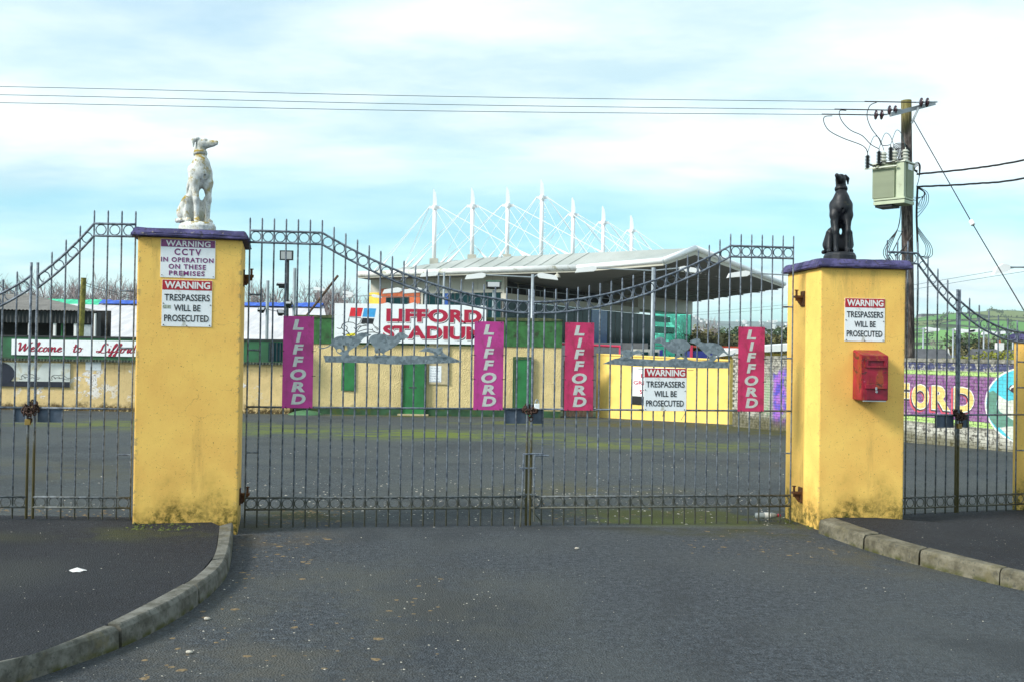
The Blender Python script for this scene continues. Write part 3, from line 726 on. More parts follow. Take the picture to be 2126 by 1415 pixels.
# ================================================================== GATES
bar_me = tomesh(lathe([(.0076, 0), (.0076, .994), (.005, 1)], 8), 'bar', M['bar'], True)
stile_me = tomesh(lathe([(.0115, 0), (.0115, 1)], 10), 'stile', M['stile'], True)
ring_me = tomesh(torus(.043, .0050, 18, 5), 'ring', M['bar'], True)
def leaf(label, loc, rotz, n, sp, zf, low, mid, z0, meet, hinge, group, skip=0, plate_x=None, bent=None):
    t = thing('gate_leaf', label, 'gate', loc, rotz, group)
    for i in range(skip, n + 1):
        top = zf(i) + .115; st = (i == meet)
        if bent == i:
            obj('bar', tubeb([(i * sp, 0, top), (i * sp, 0, low[1]), (i * sp + .006, .0, .1), (i * sp + .03, 0, z0)], .0085, 8), M['bar'], t); continue
        o = obj('stile' if st else 'bar', stile_me if st else bar_me, None, t, (i * sp, 0, z0), scale=(1, 1, top - z0))
    x0, x1 = skip * sp, n * sp
    for dz in (0, -.105):
        pts = []
        for k in range(skip * 3, n * 3 + 1):
            i = k / 3; pts.append((i * sp, -.002, zf(i) + dz))
        obj('top_rail', tubeb(pts, .0105, 8), M['bar'], t, smooth=True)
    for z, nm in ((mid, 'middle_rail'), (low[0], 'bottom_rail'), (low[1], 'bottom_rail')):
        obj(nm, tubeb([(x0, -.003, z), (x1, -.003, z)], .0095, 8), M['bar'], t, smooth=True)
    for i in range(skip, n):
        obj('ring', ring_me, None, t, ((i + .5) * sp, 0, zf(i + .5) - .0525)); obj('ring', ring_me, None, t, ((i + .5) * sp, 0, (low[0] + low[1]) / 2))
    h0 = skip if hinge == 'L' else n - 1
    for z in (zf(h0) - .575, 1.60, .684):
        obj('spacer', tubeb([(h0 * sp, 0, z), (h0 * sp + sp, 0, z)], .008, 6), M['bar'], t)
    if plate_x:
        obj('lock_plate', boxmm(plate_x[0], plate_x[1], .010, .015, plate_x[2], plate_x[3]), M['lockplate'], t)
    return t
gA = Vector((-548 / 2100 * 9.07, 9.07, 0)); gB = Vector((582 / 2100 * 9.8, 9.8, 0)); GANG = atan2(gB.y - gA.y, gB.x - gA.x); GLEN = (gB - gA).length
PLN_G = Plane(gA.x, gA.y, GANG); SPM = (GLEN - .04) / 48
def zmain(i): return 2.669 if i <= 6 else 2.086 + .583 * max(0, 1 - (i - 6) / 18) ** 1.85
gl = leaf('left leaf of the main vehicle gate, galvanised bars', tuple(gA), GANG, 24, SPM, zmain, (.278, .174), 1.092, .012, 24, 'L', 'main gate leaves', plate_x=(22 * SPM, 24 * SPM - .012, .955, 1.085))
gr_o = PLN_G.pt(24 * SPM + .04, 0)
gr = leaf('right leaf of the main vehicle gate, galvanised bars with one bent', tuple(gr_o), GANG, 24, SPM, lambda i: zmain(24 - i), (.278, .174), 1.092, .012, 0, 'R', 'main gate leaves', plate_x=(.012, SPM, .955, 1.085), bent=6)
XM = 24 * SPM
obj('drop_bolt', tubeb(spline([(XM - .055, -.02, .0), (XM - .04, -.02, .35), (XM - .032, -.02, .64), (XM - .02, -.02, .675), (XM + .16, -.02, .675)], 4), .0085, 8), M['bar'], gl)
bm = B(); [box(bm, (XM - .03, -.012, z), (.075, .03, .012)) for z in (.30, .545)]; obj('bolt_keeper', bm, M['bar'], gl)
obj('drop_bolt', tubeb(spline([(.035, -.02, .05), (.030, -.02, .35), (.028, -.02, .63), (.05, -.02, .66), (.165, -.02, .66)], 4), .0085, 8), M['bar'], gr)
bm = B(); [box(bm, (.02, -.012, z), (.06, .03, .012)) for z in (.30, .545)]; obj('bolt_keeper', bm, M['bar'], gr)
obj('brace', tubeb([(.0, 0, .174), (SPM * .95, 0, .05)], .006, 6), M['bar'], gr)

SPL = .1172; SPR = .1216
def zside(i, top=2.665): return top if i <= 3 else 1.90 + (top - 1.90) * max(0, 1 - (i - 3) / 11.5) ** 2.15
sB = Vector((-786 / 2100 * 8.72, 8.72, 0)); SA = radians(2.5)
dvec = Vector((cos(SA), sin(SA), 0))
sl1 = sB - dvec * (7 * SPL)
leaf('right leaf of the left pedestrian gate, beside the white dog pillar', tuple(sl1), SA, 7, SPL, lambda i: zside(7 - i), (.315, .228), 1.078, .13, 0, 'R', 'pedestrian gate leaves', plate_x=(.02, 2 * SPL, .955, 1.068))
sl0 = sB - dvec * (14 * SPL + .055)
leaf('left leaf of the left pedestrian gate, cut by the picture edge', tuple(sl0), SA, 7, SPL, lambda i: zside(14 - i), (.315, .228), 1.078, .13, 7, 'L', 'pedestrian gate leaves', plate_x=(7 * SPL - .13, 7 * SPL - .02, .955, 1.068))
PLN_SL = Plane(sl0.x, sl0.y, SA)
rA = Vector((3.70, 10.0, 0)); RA = radians(17.5); rd = Vector((cos(RA), sin(RA), 0))
leaf('left leaf of the right pedestrian gate, beside the black dog pillar', tuple(rA), RA, 7, SPR, zside, (.235, .130), 1.055, .066, 7, 'L', 'pedestrian gate leaves', plate_x=(7 * SPR - .25, 7 * SPR - .02, .925, 1.045))
rB = rA + rd * (7 * SPR + .03)
leaf('right leaf of the right pedestrian gate, against the low pillar', tuple(rB), RA, 7, SPR, lambda i: zside(i + 7), (.235, .130), 1.055, .066, 0, 'R', 'pedestrian gate leaves', plate_x=(.02, .12, .925, 1.045))
PLN_SR = Plane(rA.x, rA.y, RA)

def chain(label, loc, rotz, w, h, lockm, locklabel, lockat):
    t = thing('chain', label, 'chain', loc, rotz, 'gate chains')
    lm = tomesh(torus(.017, .0052, 10, 5), 'link', M['chain'], True)
    for turn in range(3):
        for k in range(11):
            a = 2 * pi * k / 11 + turn * .3
            p = (w * cos(a) * (.8 + .15 * turn), -.025 + .045 * sin(a) - .006 * turn, h * (sin(a) * .5 - .25 * turn) + R.uniform(-.006, .006))
            obj('link', lm, None, t, p, (R.uniform(0, 3), R.uniform(0, 3), R.uniform(0, 3)), scale=(1.3, 1, .9))
    for k in range(5):
        obj('link', lm, None, t, (-.01 + .004 * k, -.05, -h * .9 - .016 * k), (k % 2 * 1.57, .2, 1.57 * (k % 2)), scale=(1, 1, 1.2))
    p = thing('padlock', locklabel, 'padlock', Vector(loc) + Matrix.Rotation(rotz, 3, 'Z') @ Vector(lockat), rotz, 'padlocks on the gates')
    obj('lock_body', boxmm(-.024, .024, -.013, .013, -.05, 0, .004), lockm, p)
    obj('shackle', tubeb(spline([(-.015, 0, -.005), (-.015, 0, .02), (0, 0, .038), (.015, 0, .02), (.015, 0, -.005)], 4), .005, 6), M['steel'], p, smooth=True)
chain('rusty chain bunched round the left pedestrian gate stiles', tuple(PLN_SL.pt(7 * SPL + .03, 1.09, .0)), SA, .050, .06, M['brass'], 'brown padlock hanging under the left gate chain', (-.01, -.05, -.105))
chain('rusty chain round the middle stiles of the main gate', tuple(PLN_G.pt(XM + .02, 1.10, .0)), GANG, .055, .035, M['white'], 'white and blue padlock lying on the main gate rail', (.06, -.045, .045))
chain('rusty chain bunched round the right pedestrian gate stiles', tuple(PLN_SR.pt(7 * SPR + .015, 1.075, .0)), RA, .045, .06, M['brass'], 'brass padlock hanging under the right gate chain', (-.02, -.05, -.105))

# ================================================================== SIGNS
def rect_on(pln, x0, y0, x1, y1):
    s0, z1 = pln.hit(x0, (y0)); s1, z0 = pln.hit(x1, (y1)); return s0, s1, z0, z1
def board(name, label, cat, pln, s0, s1, z0, z1, out, mat, group=None, thick=.004):
    p = pln.pt(s0, z0, out); t = thing(name, label, cat, tuple(p), pln.a, group); w, h = s1 - s0, z1 - z0
    obj('panel', boxmm(0, w, 0, thick, 0, h), mat, t)
    return t, w, h
def words(t, w, h, txt, f, mat, bold=.0, shear=0, space=1.0, y=-.0015, name='lettering'):
    o = obj(name, text_mesh(txt, f[0] * w, f[1] * w, (1 - f[3]) * h, (1 - f[2]) * h, bold, shear, space), mat, t, (0, y, 0)); return o
def screws(t, w, h, pts, r=.006, mat=None):
    for fx, fz in pts:
        obj('screw', lathe([(r, 0), (r, -.003), (r * .5, -.0045)], 8, 'Y', (fx * w, -.0008, fz * h)), mat or M['black'], t)
def trespass(label, pln, r, out):
    t, w, h = board('warning_sign', label, 'sign', pln, *r, out, M['white'], 'trespass warning signs')
    obj('header_band', boxmm(.002, w - .002, -.0012, -.0002, h * .785, h - .002), M['red'], t)
    words(t, w, h, 'WARNING', (.05, .96, .03, .185), M['whiteclean'], .032, y=-.0022, space=.97)
    words(t, w, h, 'TRESPASSERS', (.05, .955, .305, .45), M['inktext'], .014, y=-.001)
    words(t, w, h, 'WILL BE', (.24, .77, .53, .67), M['inktext'], .014, y=-.001)
    words(t, w, h, 'PROSECUTED', (.05, .94, .75, .895), M['inktext'], .014, y=-.001)
    screws(t, w, h, [(.04, .03), (.5, .02), (.96, .03), (.03, .49), (.97, .47)], .005)
    return t, w, h
rc = rect_on(PLN_L, 334, 496, 446, 579)
t, w, h = board('warning_sign', 'white and plum camera warning sign at the top of the left pillar', 'sign', PLN_L, *rc, .004, M['white'])
obj('header_band', boxmm(.003, w - .003, -.0012, -.0002, h * .80, h - .002), M['plum'], t)
words(t, w, h, 'WARNING', (.095, .91, .03, .185), M['whiteclean'], .02, y=-.0022, space=1.05)
words(t, w, h, 'CCTV', (.25, .74, .24, .41), M['plumtext'], .028, space=1.3, y=-.001)
words(t, w, h, 'IN OPERATION', (.01, .97, .47, .595), M['plumtext'], .028, space=1.2, y=-.001)
words(t, w, h, 'ON THESE', (.15, .83, .645, .775), M['plumtext'], .028, space=1.2, y=-.001)
words(t, w, h, 'PREMISES', (.16, .81, .82, .945), M['plumtext'], .028, space=1.2, y=-.001)
screws(t, w, h, [(.03, .06), (.97, .05), (.03, .93), (.97, .93)], .004)
t, w, h = trespass('trespass warning sign under the camera sign on the left pillar', PLN_L, rect_on(PLN_L, 337, 580.5, 439, 679), .0045)
obj('sticker', boxmm(.02 * w, .18 * w, -.0012, -.0004, .38 * h, .455 * h), plain('torn sticker', (.36, .40, .33), .6, 0, .5, 60), t)
trespass('trespass warning sign above the red post box on the right pillar', PLN_R, rect_on(PLN_R, 1754, 619, 1836, 709), .004)
t, w, h = trespass('trespass warning sign tied to the right leaf of the main gate', PLN_G, rect_on(PLN_G, 1336.5, 763, 1423, 852), .022)
bm = B()
for px_, py_, dx, dz in ((-.02, .97, -.05, 0), (1.02, .96, .06, 0), (-.02, .03, -.04, 0), (1.0, .0, -.05, -.09), (.47, -.01, -.01, -.05)):
    tube(bm, [(px_ * w, -.004, py_ * h), (px_ * w + dx, .0, py_ * h + dz)], .0025, 5)
obj('cable_tie', bm, M['black'], t)
def banner(label, r, mat, tilt):
    t, w, h = board('name_banner', label, 'banner', PLN_G, *r, .021, mat, 'upright banners tied to the main gate', .003)
    ys = [(.035, .150), (.175, .285), (.305, .415), (.437, .548), (.575, .695), (.715, .825), (.845, .960)]
    for ch, (a, b) in zip('LIFFORD', ys):
        wd = {'L': (.33, .68), 'I': (.43, .60), 'F': (.33, .68), 'O': (.25, .76), 'R': (.29, .73), 'D': (.28, .75)}[ch]
        sh = .08 - .10 * (a - .5)
        words(t, w, h, ch, (wd[0] - sh * .4 + .03, wd[1] - sh * .4 + .04, a, b), M['silver'], .045, .14, y=-.001, name='letter')
    for fz in (.62, .35):
        for fx, sgn in ((0, -1), (1, 1)):
            obj('cable_tie', tubeb([(fx * w - sgn * .012, -.003, fz * h), (fx * w + sgn * .022, .004, fz * h)], .003, 5), M['black'], t)
    for fx in (.12, .9):
        obj('cable_tie', tubeb([(fx * w, -.003, h - .012), (fx * w + .012, .006, h + .012)], .003, 5), M['black'], t)
        obj('cable_tie', tubeb([(fx * w, -.003, .012), (fx * w + .01, .006, -.012)], .003, 5), M['black'], t)
    return t
banner('magenta upright name banner nearest the left pillar', rect_on(PLN_G, 589, 656, 649, 846), M['pinkL'], 0)
banner('magenta upright name banner just left of the middle chain', rect_on(PLN_G, 985, 667, 1043, 850), M['pinkL'], 0)
banner('rose red upright name banner just right of the middle chain', rect_on(PLN_G, 1173, 669, 1230, 851), M['pinkR'], 0)
banner('rose red upright name banner nearest the right pillar', rect_on(PLN_G, 1532, 678, 1584, 853), M['pinkR'], 0)

# ---- dog-racing cutouts in zinc plate
def px_loop(pts, ox, oy, sc_): return [PLN_G.hit(ox + x / sc_, oy + y / sc_) for x, y in pts]
def cutout(label, ox, oy, sc_, base, dogs):
    L = px_loop(base, ox, oy, sc_); cx = min(p[0] for p in L); cz = min(p[1] for p in L)
    p = PLN_G.pt(cx, cz, .018); t = thing('zinc_cutout', label, 'metal cutout', tuple(p), GANG, 'zinc racing cutouts on the main gate')
    sh = lambda l: [(a - cx, b - cz) for a, b in l]
    obj('ground_strip', plate([sh(L)], -.0030, .0), M['plate'], t)
    for k, (nm, outer, holes) in enumerate(dogs):
        loops = [sh(px_loop([tuple(q[:2]) for q in spline([(x, y, 0) for x, y in outer], 3, True)], ox, oy, sc_))] + [sh(px_loop([(sum(p[0] for p in h_) / len(h_) * -.5 + 1.5 * x, sum(p[1] for p in h_) / len(h_) * -.5 + 1.5 * y) for x, y in h_], ox, oy, sc_))[::-1] for h_ in holes]
        obj(nm, plate(loops, -.0062 - .0032 * k, -.0034 - .0032 * k), M['plate'], t)
cutout('zinc cutout of two hounds chasing a hare to the right', 640, 620, 5.062,
    [(162, 595), (300, 598), (420, 590), (560, 598), (680, 598), (760, 590), (860, 592), (960, 600), (1050, 595), (1100, 590), (1200, 600), (1300, 590), (1400, 592), (1480, 602), (1622, 660), (1540, 670), (1200, 682), (1000, 688), (820, 685), (600, 672), (180, 665)],
    [('hound', [(103, 486), (125, 508), (160, 512), (205, 498), (238, 470), (252, 440), (285, 408), (340, 392), (430, 394), (495, 390), (530, 366), (580, 358), (640, 370), (662, 382), (635, 394), (592, 408), (560, 440), (525, 485), (478, 515), (436, 545), (424, 580), (440, 604), (390, 606), (340, 585), (300, 560), (290, 530), (262, 500), (238, 490), (200, 512), (160, 524), (122, 520)], [[(310, 533), (332, 528), (346, 545), (328, 558), (312, 550)], [(372, 492), (402, 500), (404, 528), (384, 532)]]),
     ('hound', [(535, 522), (575, 512), (610, 478), (634, 440), (648, 405), (685, 380), (740, 370), (800, 374), (860, 392), (908, 392), (942, 362), (985, 354), (1020, 374), (1054, 396), (1046, 412), (1002, 424), (962, 448), (925, 490), (862, 530), (812, 556), (800, 580), (850, 604), (690, 606), (706, 580), (696, 540), (698, 515), (668, 480), (650, 455), (625, 490), (585, 522)], [[(722, 575), (760, 570), (776, 582), (752, 590), (724, 588)], [(738, 528), (752, 522), (752, 540), (740, 545)]]),
     ('hare', [(1155, 546), (1190, 536), (1225, 512), (1265, 506), (1335, 518), (1370, 508), (1412, 506), (1408, 540), (1425, 572), (1470, 606), (1330, 606), (1320, 575), (1262, 556), (1200, 552)], [[(1352, 592), (1382, 588), (1380, 596), (1356, 598)]])])
cutout('zinc cutout of two hounds chasing a hare to the left', 1230, 680, 6.442,
    [(130, 480), (290, 410), (380, 400), (480, 400), (560, 412), (720, 418), (880, 432), (1000, 430), (1090, 405), (1250, 425), (1400, 445), (1560, 435), (1640, 450), (1835, 455), (1805, 540), (1500, 538), (1250, 535), (900, 520), (600, 512), (420, 500)],
    [('hound', [(808, 186), (835, 155), (880, 128), (930, 132), (965, 160), (985, 186), (1060, 165), (1130, 154), (1200, 160), (1262, 186), (1292, 216), (1300, 260), (1262, 300), (1225, 330), (1226, 370), (1262, 430), (1090, 432), (1112, 385), (1105, 345), (1055, 335), (1000, 300), (945, 250), (908, 214), (862, 204), (830, 206)], [[(1130, 408), (1172, 396), (1202, 406), (1168, 424)], [(1166, 350), (1184, 346), (1190, 372), (1172, 368)]]),
     ('hound', [(1285, 190), (1325, 160), (1380, 144), (1420, 152), (1440, 186), (1510, 204), (1590, 198), (1680, 222), (1738, 268), (1766, 310), (1800, 345), (1845, 362), (1890, 332), (1898, 340), (1856, 378), (1790, 362), (1745, 330), (1705, 356), (1650, 410), (1600, 450), (1540, 452), (1552, 395), (1500, 350), (1425, 275), (1352, 216), (1315, 206)], [[(1566, 350), (1590, 345), (1586, 362), (1568, 362)], [(1630, 385), (1652, 378), (1646, 398)]]),
     ('hare', [(378, 325), (400, 302), (470, 292), (540, 312), (605, 298), (640, 320), (684, 352), (610, 340), (540, 365), (500, 400), (520, 418), (330, 416), (392, 376)], [[(415, 402), (455, 402), (450, 412), (420, 412)]])])

# ================================================================== POST BOX
s0, s1, z0, z1 = rect_on(PLN_R, 1767, 739, 1836, 829)
pb = PLN_R.pt((s0 + s1) / 2 - .022, z0, 0); bw = .255; bh = .415; bd = .20
t = thing('post_box', 'rusty chipped red post box fixed to the right pillar', 'post box', tuple(pb), A_R)
bm = B(); hb = bh + .052
sec = [(0, 0), (-bd, 0), (-bd, bh), (0, hb)]
vl = [bm.verts.new((-bw / 2, y, z)) for y, z in sec]; vr = [bm.verts.new((bw / 2, y, z)) for y, z in sec]
bm.faces.new(vl); bm.faces.new(vr[::-1])
for i in range(4): bm.faces.new((vl[i], vl[(i + 1) % 4], vr[(i + 1) % 4], vr[i]))
bmesh.ops.bevel(bm, geom=bm.edges[:], offset=.007, segments=2, affect='EDGES'); obj('box', bm, M['redbox'], t)
fr = lambda a, b, c, d: (-bw / 2 + a * bw, -bw / 2 + b * bw, (1 - d) * bh, (1 - c) * bh)
def frontbox(nm, a, b, c, d, y0, y1, m, bev=.003):
    x0, x1, q0, q1 = fr(a, b, c, d); return obj(nm, boxmm(x0, x1, -bd - y1, -bd - y0, q0, q1, bev), m, t)
frm = B()
for a, b, c, d in ((.10, .93, .075, .115), (.10, .93, .225, .265), (.10, .21, .115, .225), (.82, .93, .115, .225)):
    x0, x1, q0, q1 = fr(a, b, c, d); box(frm, ((x0 + x1) / 2, -bd - .007, (q0 + q1) / 2), (x1 - x0, .014, q1 - q0))
obj('slot_frame', frm, M['redbox'], t); frontbox('slot', .215, .815, .12, .22, .0005, .002, M['darkred'], 0)
frontbox('ledge', .10, .92, .64, .735, .0, .016, M['redbox']); frontbox('door', .16, .96, .745, .985, .0005, .006, M['darkred'])
x0, x1, q0, q1 = fr(.47, .53, .70, .77); obj('latch', boxmm(x0, x1, -bd - .03, -bd - .017, q0, q1, .003), M['steel'], t)
x0, x1, q0, q1 = fr(.50, .58, .78, .83); obj('lock', lathe([(.011, -bd - .006), (.011, -bd - .014), (.006, -bd - .015)], 12, 'Y', ((x0 + x1) / 2, 0, (q0 + q1) / 2)), M['steel'], t)
frontbox('sill', .06, .90, 1.0, 1.02, -.02, .010, M['steel'], 0)
# ================================================================== ENTRANCE BUILDING
YB = 36.4
PB = Plane(0, YB, 0)
def bx(px0, px1, py): a = PB.hit(px0, py)[0]; b = PB.hit(px1, py)[0]; return a, b
GZB = ground_z(YB)
EX0, EX1 = -7.79, 1.78
t = thing('entrance_building', 'cream roughcast entrance block with a mossy green top band', 'building', (0, YB, GZB))
wal = obj('wall', boxmm(EX0, EX1, YB, YB + 5, GZB - .2, 1.80), M['roughcast'], t, world=True)
obj('top_band', boxmm(EX0 - .01, EX1 + .02, YB - .03, YB + 5.02, 1.803, 2.74), M['greenband'], t, world=True)
bm = boxmm(EX0 - .05, EX1 + .05, YB - .06, YB + 5.05, 2.743, 2.80)
bmesh.ops.subdivide_edges(bm, edges=[e for e in bm.edges if e.calc_length() > 3], cuts=60)
for v in bm.verts: v.co.z += R.uniform(-.02, .035)
obj('roof_edge', bm, plain('mossy roof edge', (.07, .085, .035), .95, 0, .5, 5, .4, 30, coord='Position'), t, world=True)
obj('plinth', boxmm(EX0, EX1, YB - .05, YB + .1, GZB - .1, GZB + .24), plain('green plinth paint', (.022, .075, .03), .85, 0, .4, 3, .2, 30, (.06, .085, .012), .5, 2.5, coord='Position'), t, world=True)
def door(x0, x1, z1, handle=True, slot=False):
    d = obj('door', boxmm(x0, x1, YB - .085, YB - .02, GZB + .02, z1, .01), M['green'], t, world=True)
    fr_ = B()
    for a, b, c, e in ((x0 - .07, x0 - .005, GZB, z1 + .07), (x1 + .005, x1 + .07, GZB, z1 + .07), (x0 - .004, x1 + .004, z1 + .01, z1 + .07)):
        box(fr_, ((a + b) / 2, -.09, (c + e) / 2 - GZB), (b - a, .08, e - c))
    obj('door_frame', fr_, plain('dark green frame', (.01, .07, .025), .6), t)
    if slot: obj('letter_slot', boxmm((x0 + x1) / 2 - .18, (x0 + x1) / 2 + .10, -.095, -.088, .98, 1.03), M['darkmetal'], t)
    return d
door(-3.88, -3.12, 1.28, slot=True); door(.12, .70, 1.38)
obj('threshold', boxmm(-4.05, -2.95, YB - .28, YB - .07, GZB - .05, GZB + .06, .01), plain('pale threshold stone', (.42, .34, .2), .9, 0, .2, 8), t, world=True)
obj('shutter', boxmm(-6.11, -5.6, YB - .05, YB - .005, .14, 1.16, .01), M['green'], t, world=True)
# notice board fixed to the wall
nb = thing('notice_board', 'faded board with a white notice beside the green door', 'notice board', (-2.97, YB - .02, .42))
obj('backing', boxmm(0, .74, -.03, 0, 0, 1.62, .004), M['notice'], nb); obj('notice', boxmm(.02, .45, -.036, -.031, .08, .66), M['white'], nb)
for k, (tx, wd) in enumerate((('All Dogs', .30), ('Must Supply', .34), ('Covers &', .28), ('Muzzles', .26), ('For Public', .32), ('Private Sale', .35))):
    obj('lettering', text_mesh(tx, .06, .06 + wd, .57 - k * .09 - .03, .57 - k * .09 + .025, 0), plain('grey print', (.25, .28, .38), .6), nb, (0, -.0365, 0))
bm = lathe([(.62, 0), (.60, .05), (.4, .13), (.15, .17), (.02, .175)], 28)
lid = obj('drain_cover', bm, plain('dull green lid', (.055, .15, .065), .7, 0, .2, 6, .2, 30), None, (-7.35 + .15, 35.55, ground_z(35.55) - .02), smooth=True)
props(lid, 'low round green cover on the ground at the corner of the entrance block', 'cover')
# stadium sign
t, w, h = board('stadium_sign', 'big white name sign with red capitals over the entrance block', 'sign', PB, -6.38, -.94, 1.865, 3.255, .14, M['white'], None, .05)
shadow = M['inktext']
for off, m_, b_, y_ in (((.0075, .032), shadow, .05, -.002), ((0, 0), M['crimson'], .05, -.0075)):
    words(t, w, h, 'LIFFORD', (.342 + off[0], .970 + off[0], .115 + off[1], .455 + off[1]), m_, b_, y=y_, space=1.05)
    words(t, w, h, 'STADIUM', (.322 + off[0], .985 + off[0], .545 + off[1], .885 + off[1]), m_, b_, y=y_, space=1.02)
    if not off[0]:
        continue
    words(t, w, h, 'LIFFORD', (.339, .973, .100, .475), M['whiteclean'], .075, y=-.0045, space=1.05, name='letter_outline')
    words(t, w, h, 'STADIUM', (.319, .988, .530, .905), M['whiteclean'], .075, y=-.0045, space=1.02, name='letter_outline')
sq = lambda pts: [((x - 295) / 1577 * w, (1 - (y - 45) / 415) * h) for x, y in pts]
for nm, pts, m_ in (('red_square', [(465, 90), (590, 92), (570, 185), (448, 183)], M['redsq']), ('blue_square', [(603, 93), (727, 96), (712, 188), (585, 187)], M['bluesq']), ('black_square', [(587, 198), (710, 202), (695, 262), (572, 255)], M['black'])):
    obj(nm, plate([sq(pts)], -.004, -.001), m_, t)
obj('yellow_patch', plate([sq([(420, 372), (500, 360), (528, 358), (524, 385), (460, 396), (422, 392)])], -.004, -.001), M['yellowp'], t)
bm = B()
for st in ([(448, 190), (570, 200), (560, 245)], [(448, 198), (438, 248)], [(322, 305), (345, 315), (368, 308), (380, 270), (410, 250), (450, 245), (495, 252), (530, 275), (560, 255), (600, 262), (625, 268), (655, 258), (690, 255), (712, 285), (740, 300), (768, 335), (772, 350), (740, 355), (700, 335), (690, 310)],
           [(380, 275), (372, 300), (392, 325), (430, 345), (445, 370), (470, 390), (500, 372), (520, 350)], [(395, 275), (430, 300), (425, 335), (460, 372)], [(530, 350), (560, 300), (600, 280), (640, 285)], [(540, 350), (590, 330), (640, 318), (690, 325)], [(560, 372), (640, 352), (720, 350), (770, 372)], [(500, 300), (520, 320), (545, 290), (580, 285)], [(380, 365), (400, 380), (440, 370)], [(715, 300), (735, 310), (745, 330)]):
    pts = [Vector((a, b, 0)) for a, b in sq(st)]
    ribbon(bm, [p for p in spline(pts, 4)], .022, -.0045)
obj('dog_drawing', bm, M['black'], t)

# ================================================================== LONG LOW BUILDING ON THE LEFT
YL = 35.9
PLW = Plane(0, YL, 0); GZL = ground_z(YL)
t = thing('low_building', 'long low cream building with peeling paint and a green fascia', 'building', (-14, YL, GZL))
obj('wall', boxmm(-26, EX0 - .06, YL, YL + 4, GZL - .2, 1.06), M['cream'], t, world=True)
obj('fascia', boxmm(-26.1, EX0 - .08, YL - .16, YL + 4, 1.12, 1.87), plain('green fascia board', (.016, .105, .04), .6, 0, .3, 1.5, .1, 20, (.02, .05, .02), .3, 2, coord='Position'), t, world=True)
bm = B(); n = 320; prev = None
for i in range(n + 1):
    x = -26.1 + (EX0 + 26.0) * i / n; y = YL - .20 - (.03 if i % 2 else 0)
    cur = (bm.verts.new((x, y, 1.04 + R.uniform(-.012, .012))), bm.verts.new((x, y + .02, 1.118)))
    if prev: bm.faces.new((prev[0], cur[0], cur[1], prev[1]))
    prev = cur
obj('corrugated_edge', bm, plain('dirty roof edge', (.045, .055, .04), .9, 0, .6, 9, coord='Position'), t, world=True)
obj('coping_strip', boxmm(-26.1, EX0 - .09, YL - .19, YL + .2, 1.872, 1.93), M['corrdark'], t, world=True)
a0, a1 = PLW.hit(560, 715)[0], PLW.hit(588, 715)[0]
obj('window', boxmm(a0, a1, YL - .175, YL - .155, 1.16, 1.82), M['glassdark'], t, world=True)
bm = B()
for k in range(4): box(bm, (a0 + (a1 - a0) * (k + .5) / 4 + 14, -.185, 1.49 - GZL), (.025, .015, .66))
obj('window_bars', bm, M['darkmetal'], t)
bm = B(); [tube(bm, [(-11.2 - .0, -.02, z), (-10.85, -.03, z + .01)], .02, 5) for z in (.55,)]
# welcome sign
s0, z1 = PLW.hit(30, 703); s1 = PLW.hit(402, 712)[0]
t, w, h = board('welcome_sign', 'long white sign with red script lettering on the green fascia', 'sign', PLW, s0, s1, 1.245, 1.79, .20, M['white'], None, .03)
GL = {'W': (1.0, [[(0, .82), (.08, .95), (.16, .9), (.2, .4), (.24, .02), (.42, .5), (.54, .86), (.56, .4), (.6, .02), (.78, .5), (.95, .95), (1.06, 1)]]), 'e': (.36, [[(0, .18), (.2, .26), (.29, .4), (.2, .5), (.07, .3), (.1, .04), (.25, .03), (.38, .15)]]),
      'l': (.26, [[(0, .12), (.18, .6), (.24, .95), (.14, .98), (.08, .5), (.08, .05), (.18, .02), (.28, .14)]]), 'c': (.34, [[(.28, .42), (.19, .5), (.07, .34), (.07, .06), (.2, .02), (.36, .15)]]), 'o': (.38, [[(.2, .5), (.07, .36), (.06, .08), (.18, .01), (.29, .15), (.28, .4), (.2, .5), (.27, .42), (.42, .42)]]),
      'm': (.68, [[(0, .42), (.06, .5), (.06, 0)], [(.06, .2), (.2, .5), (.27, .42), (.27, 0)], [(.27, .2), (.42, .5), (.49, .42), (.5, .06), (.58, .02), (.70, .15)]]), 't': (.3, [[(.12, .85), (.1, .4), (.1, .06), (.2, .01), (.32, .14)], [(-.02, .56), (.28, .60)]]),
      'L': (.9, [[(.74, .8), (.72, .98), (.52, .98), (.42, .7), (.38, .3), (.26, .03), (.08, .03), (.06, .16), (.22, .16), (.45, 0), (.7, 0), (.9, .16)]]), 'i': (.24, [[(.06, .5), (.06, .08), (.14, .01), (.26, .14)], [(.09, .70), (.12, .74)]]),
      'f': (.32, [[(0, .15), (.2, .55), (.32, .9), (.24, 1), (.14, .75), (.08, .1), (.05, -.32), (-.05, -.4), (-.06, -.25), (.1, .0), (.34, .16)]]), 'r': (.34, [[(0, .3), (.1, .56), (.22, .48), (.2, .1), (.26, .01), (.36, .14)]]), 'd': (.4, [[(.25, .45), (.12, .5), (.03, .2), (.12, .02), (.26, .2), (.36, .95)], [(.31, .5), (.29, .06), (.42, .12)]]), ' ': (.30, [])}
def script(txt, x, z, size, stretch):
    a, b = B(), B(); cx = 0
    for ch in txt:
        wdt, st = GL[ch]
        for s_ in st:
            pts = [Vector((x + ((cx + px_) * stretch + .30 * py_) * size, z + py_ * size, 0)) for px_, py_ in s_]
            pts = [p for p in spline(pts, 4)]
            ribbon(a, [(p.x, p.y) for p in pts], .036, -.008, True); ribbon(b, [(p.x + .010, p.y - .012) for p in pts], .040, -.004, True)
        cx += wdt
    return a, b
m_sh = plain('dark lettering shadow', (.07, .03, .05), .6)
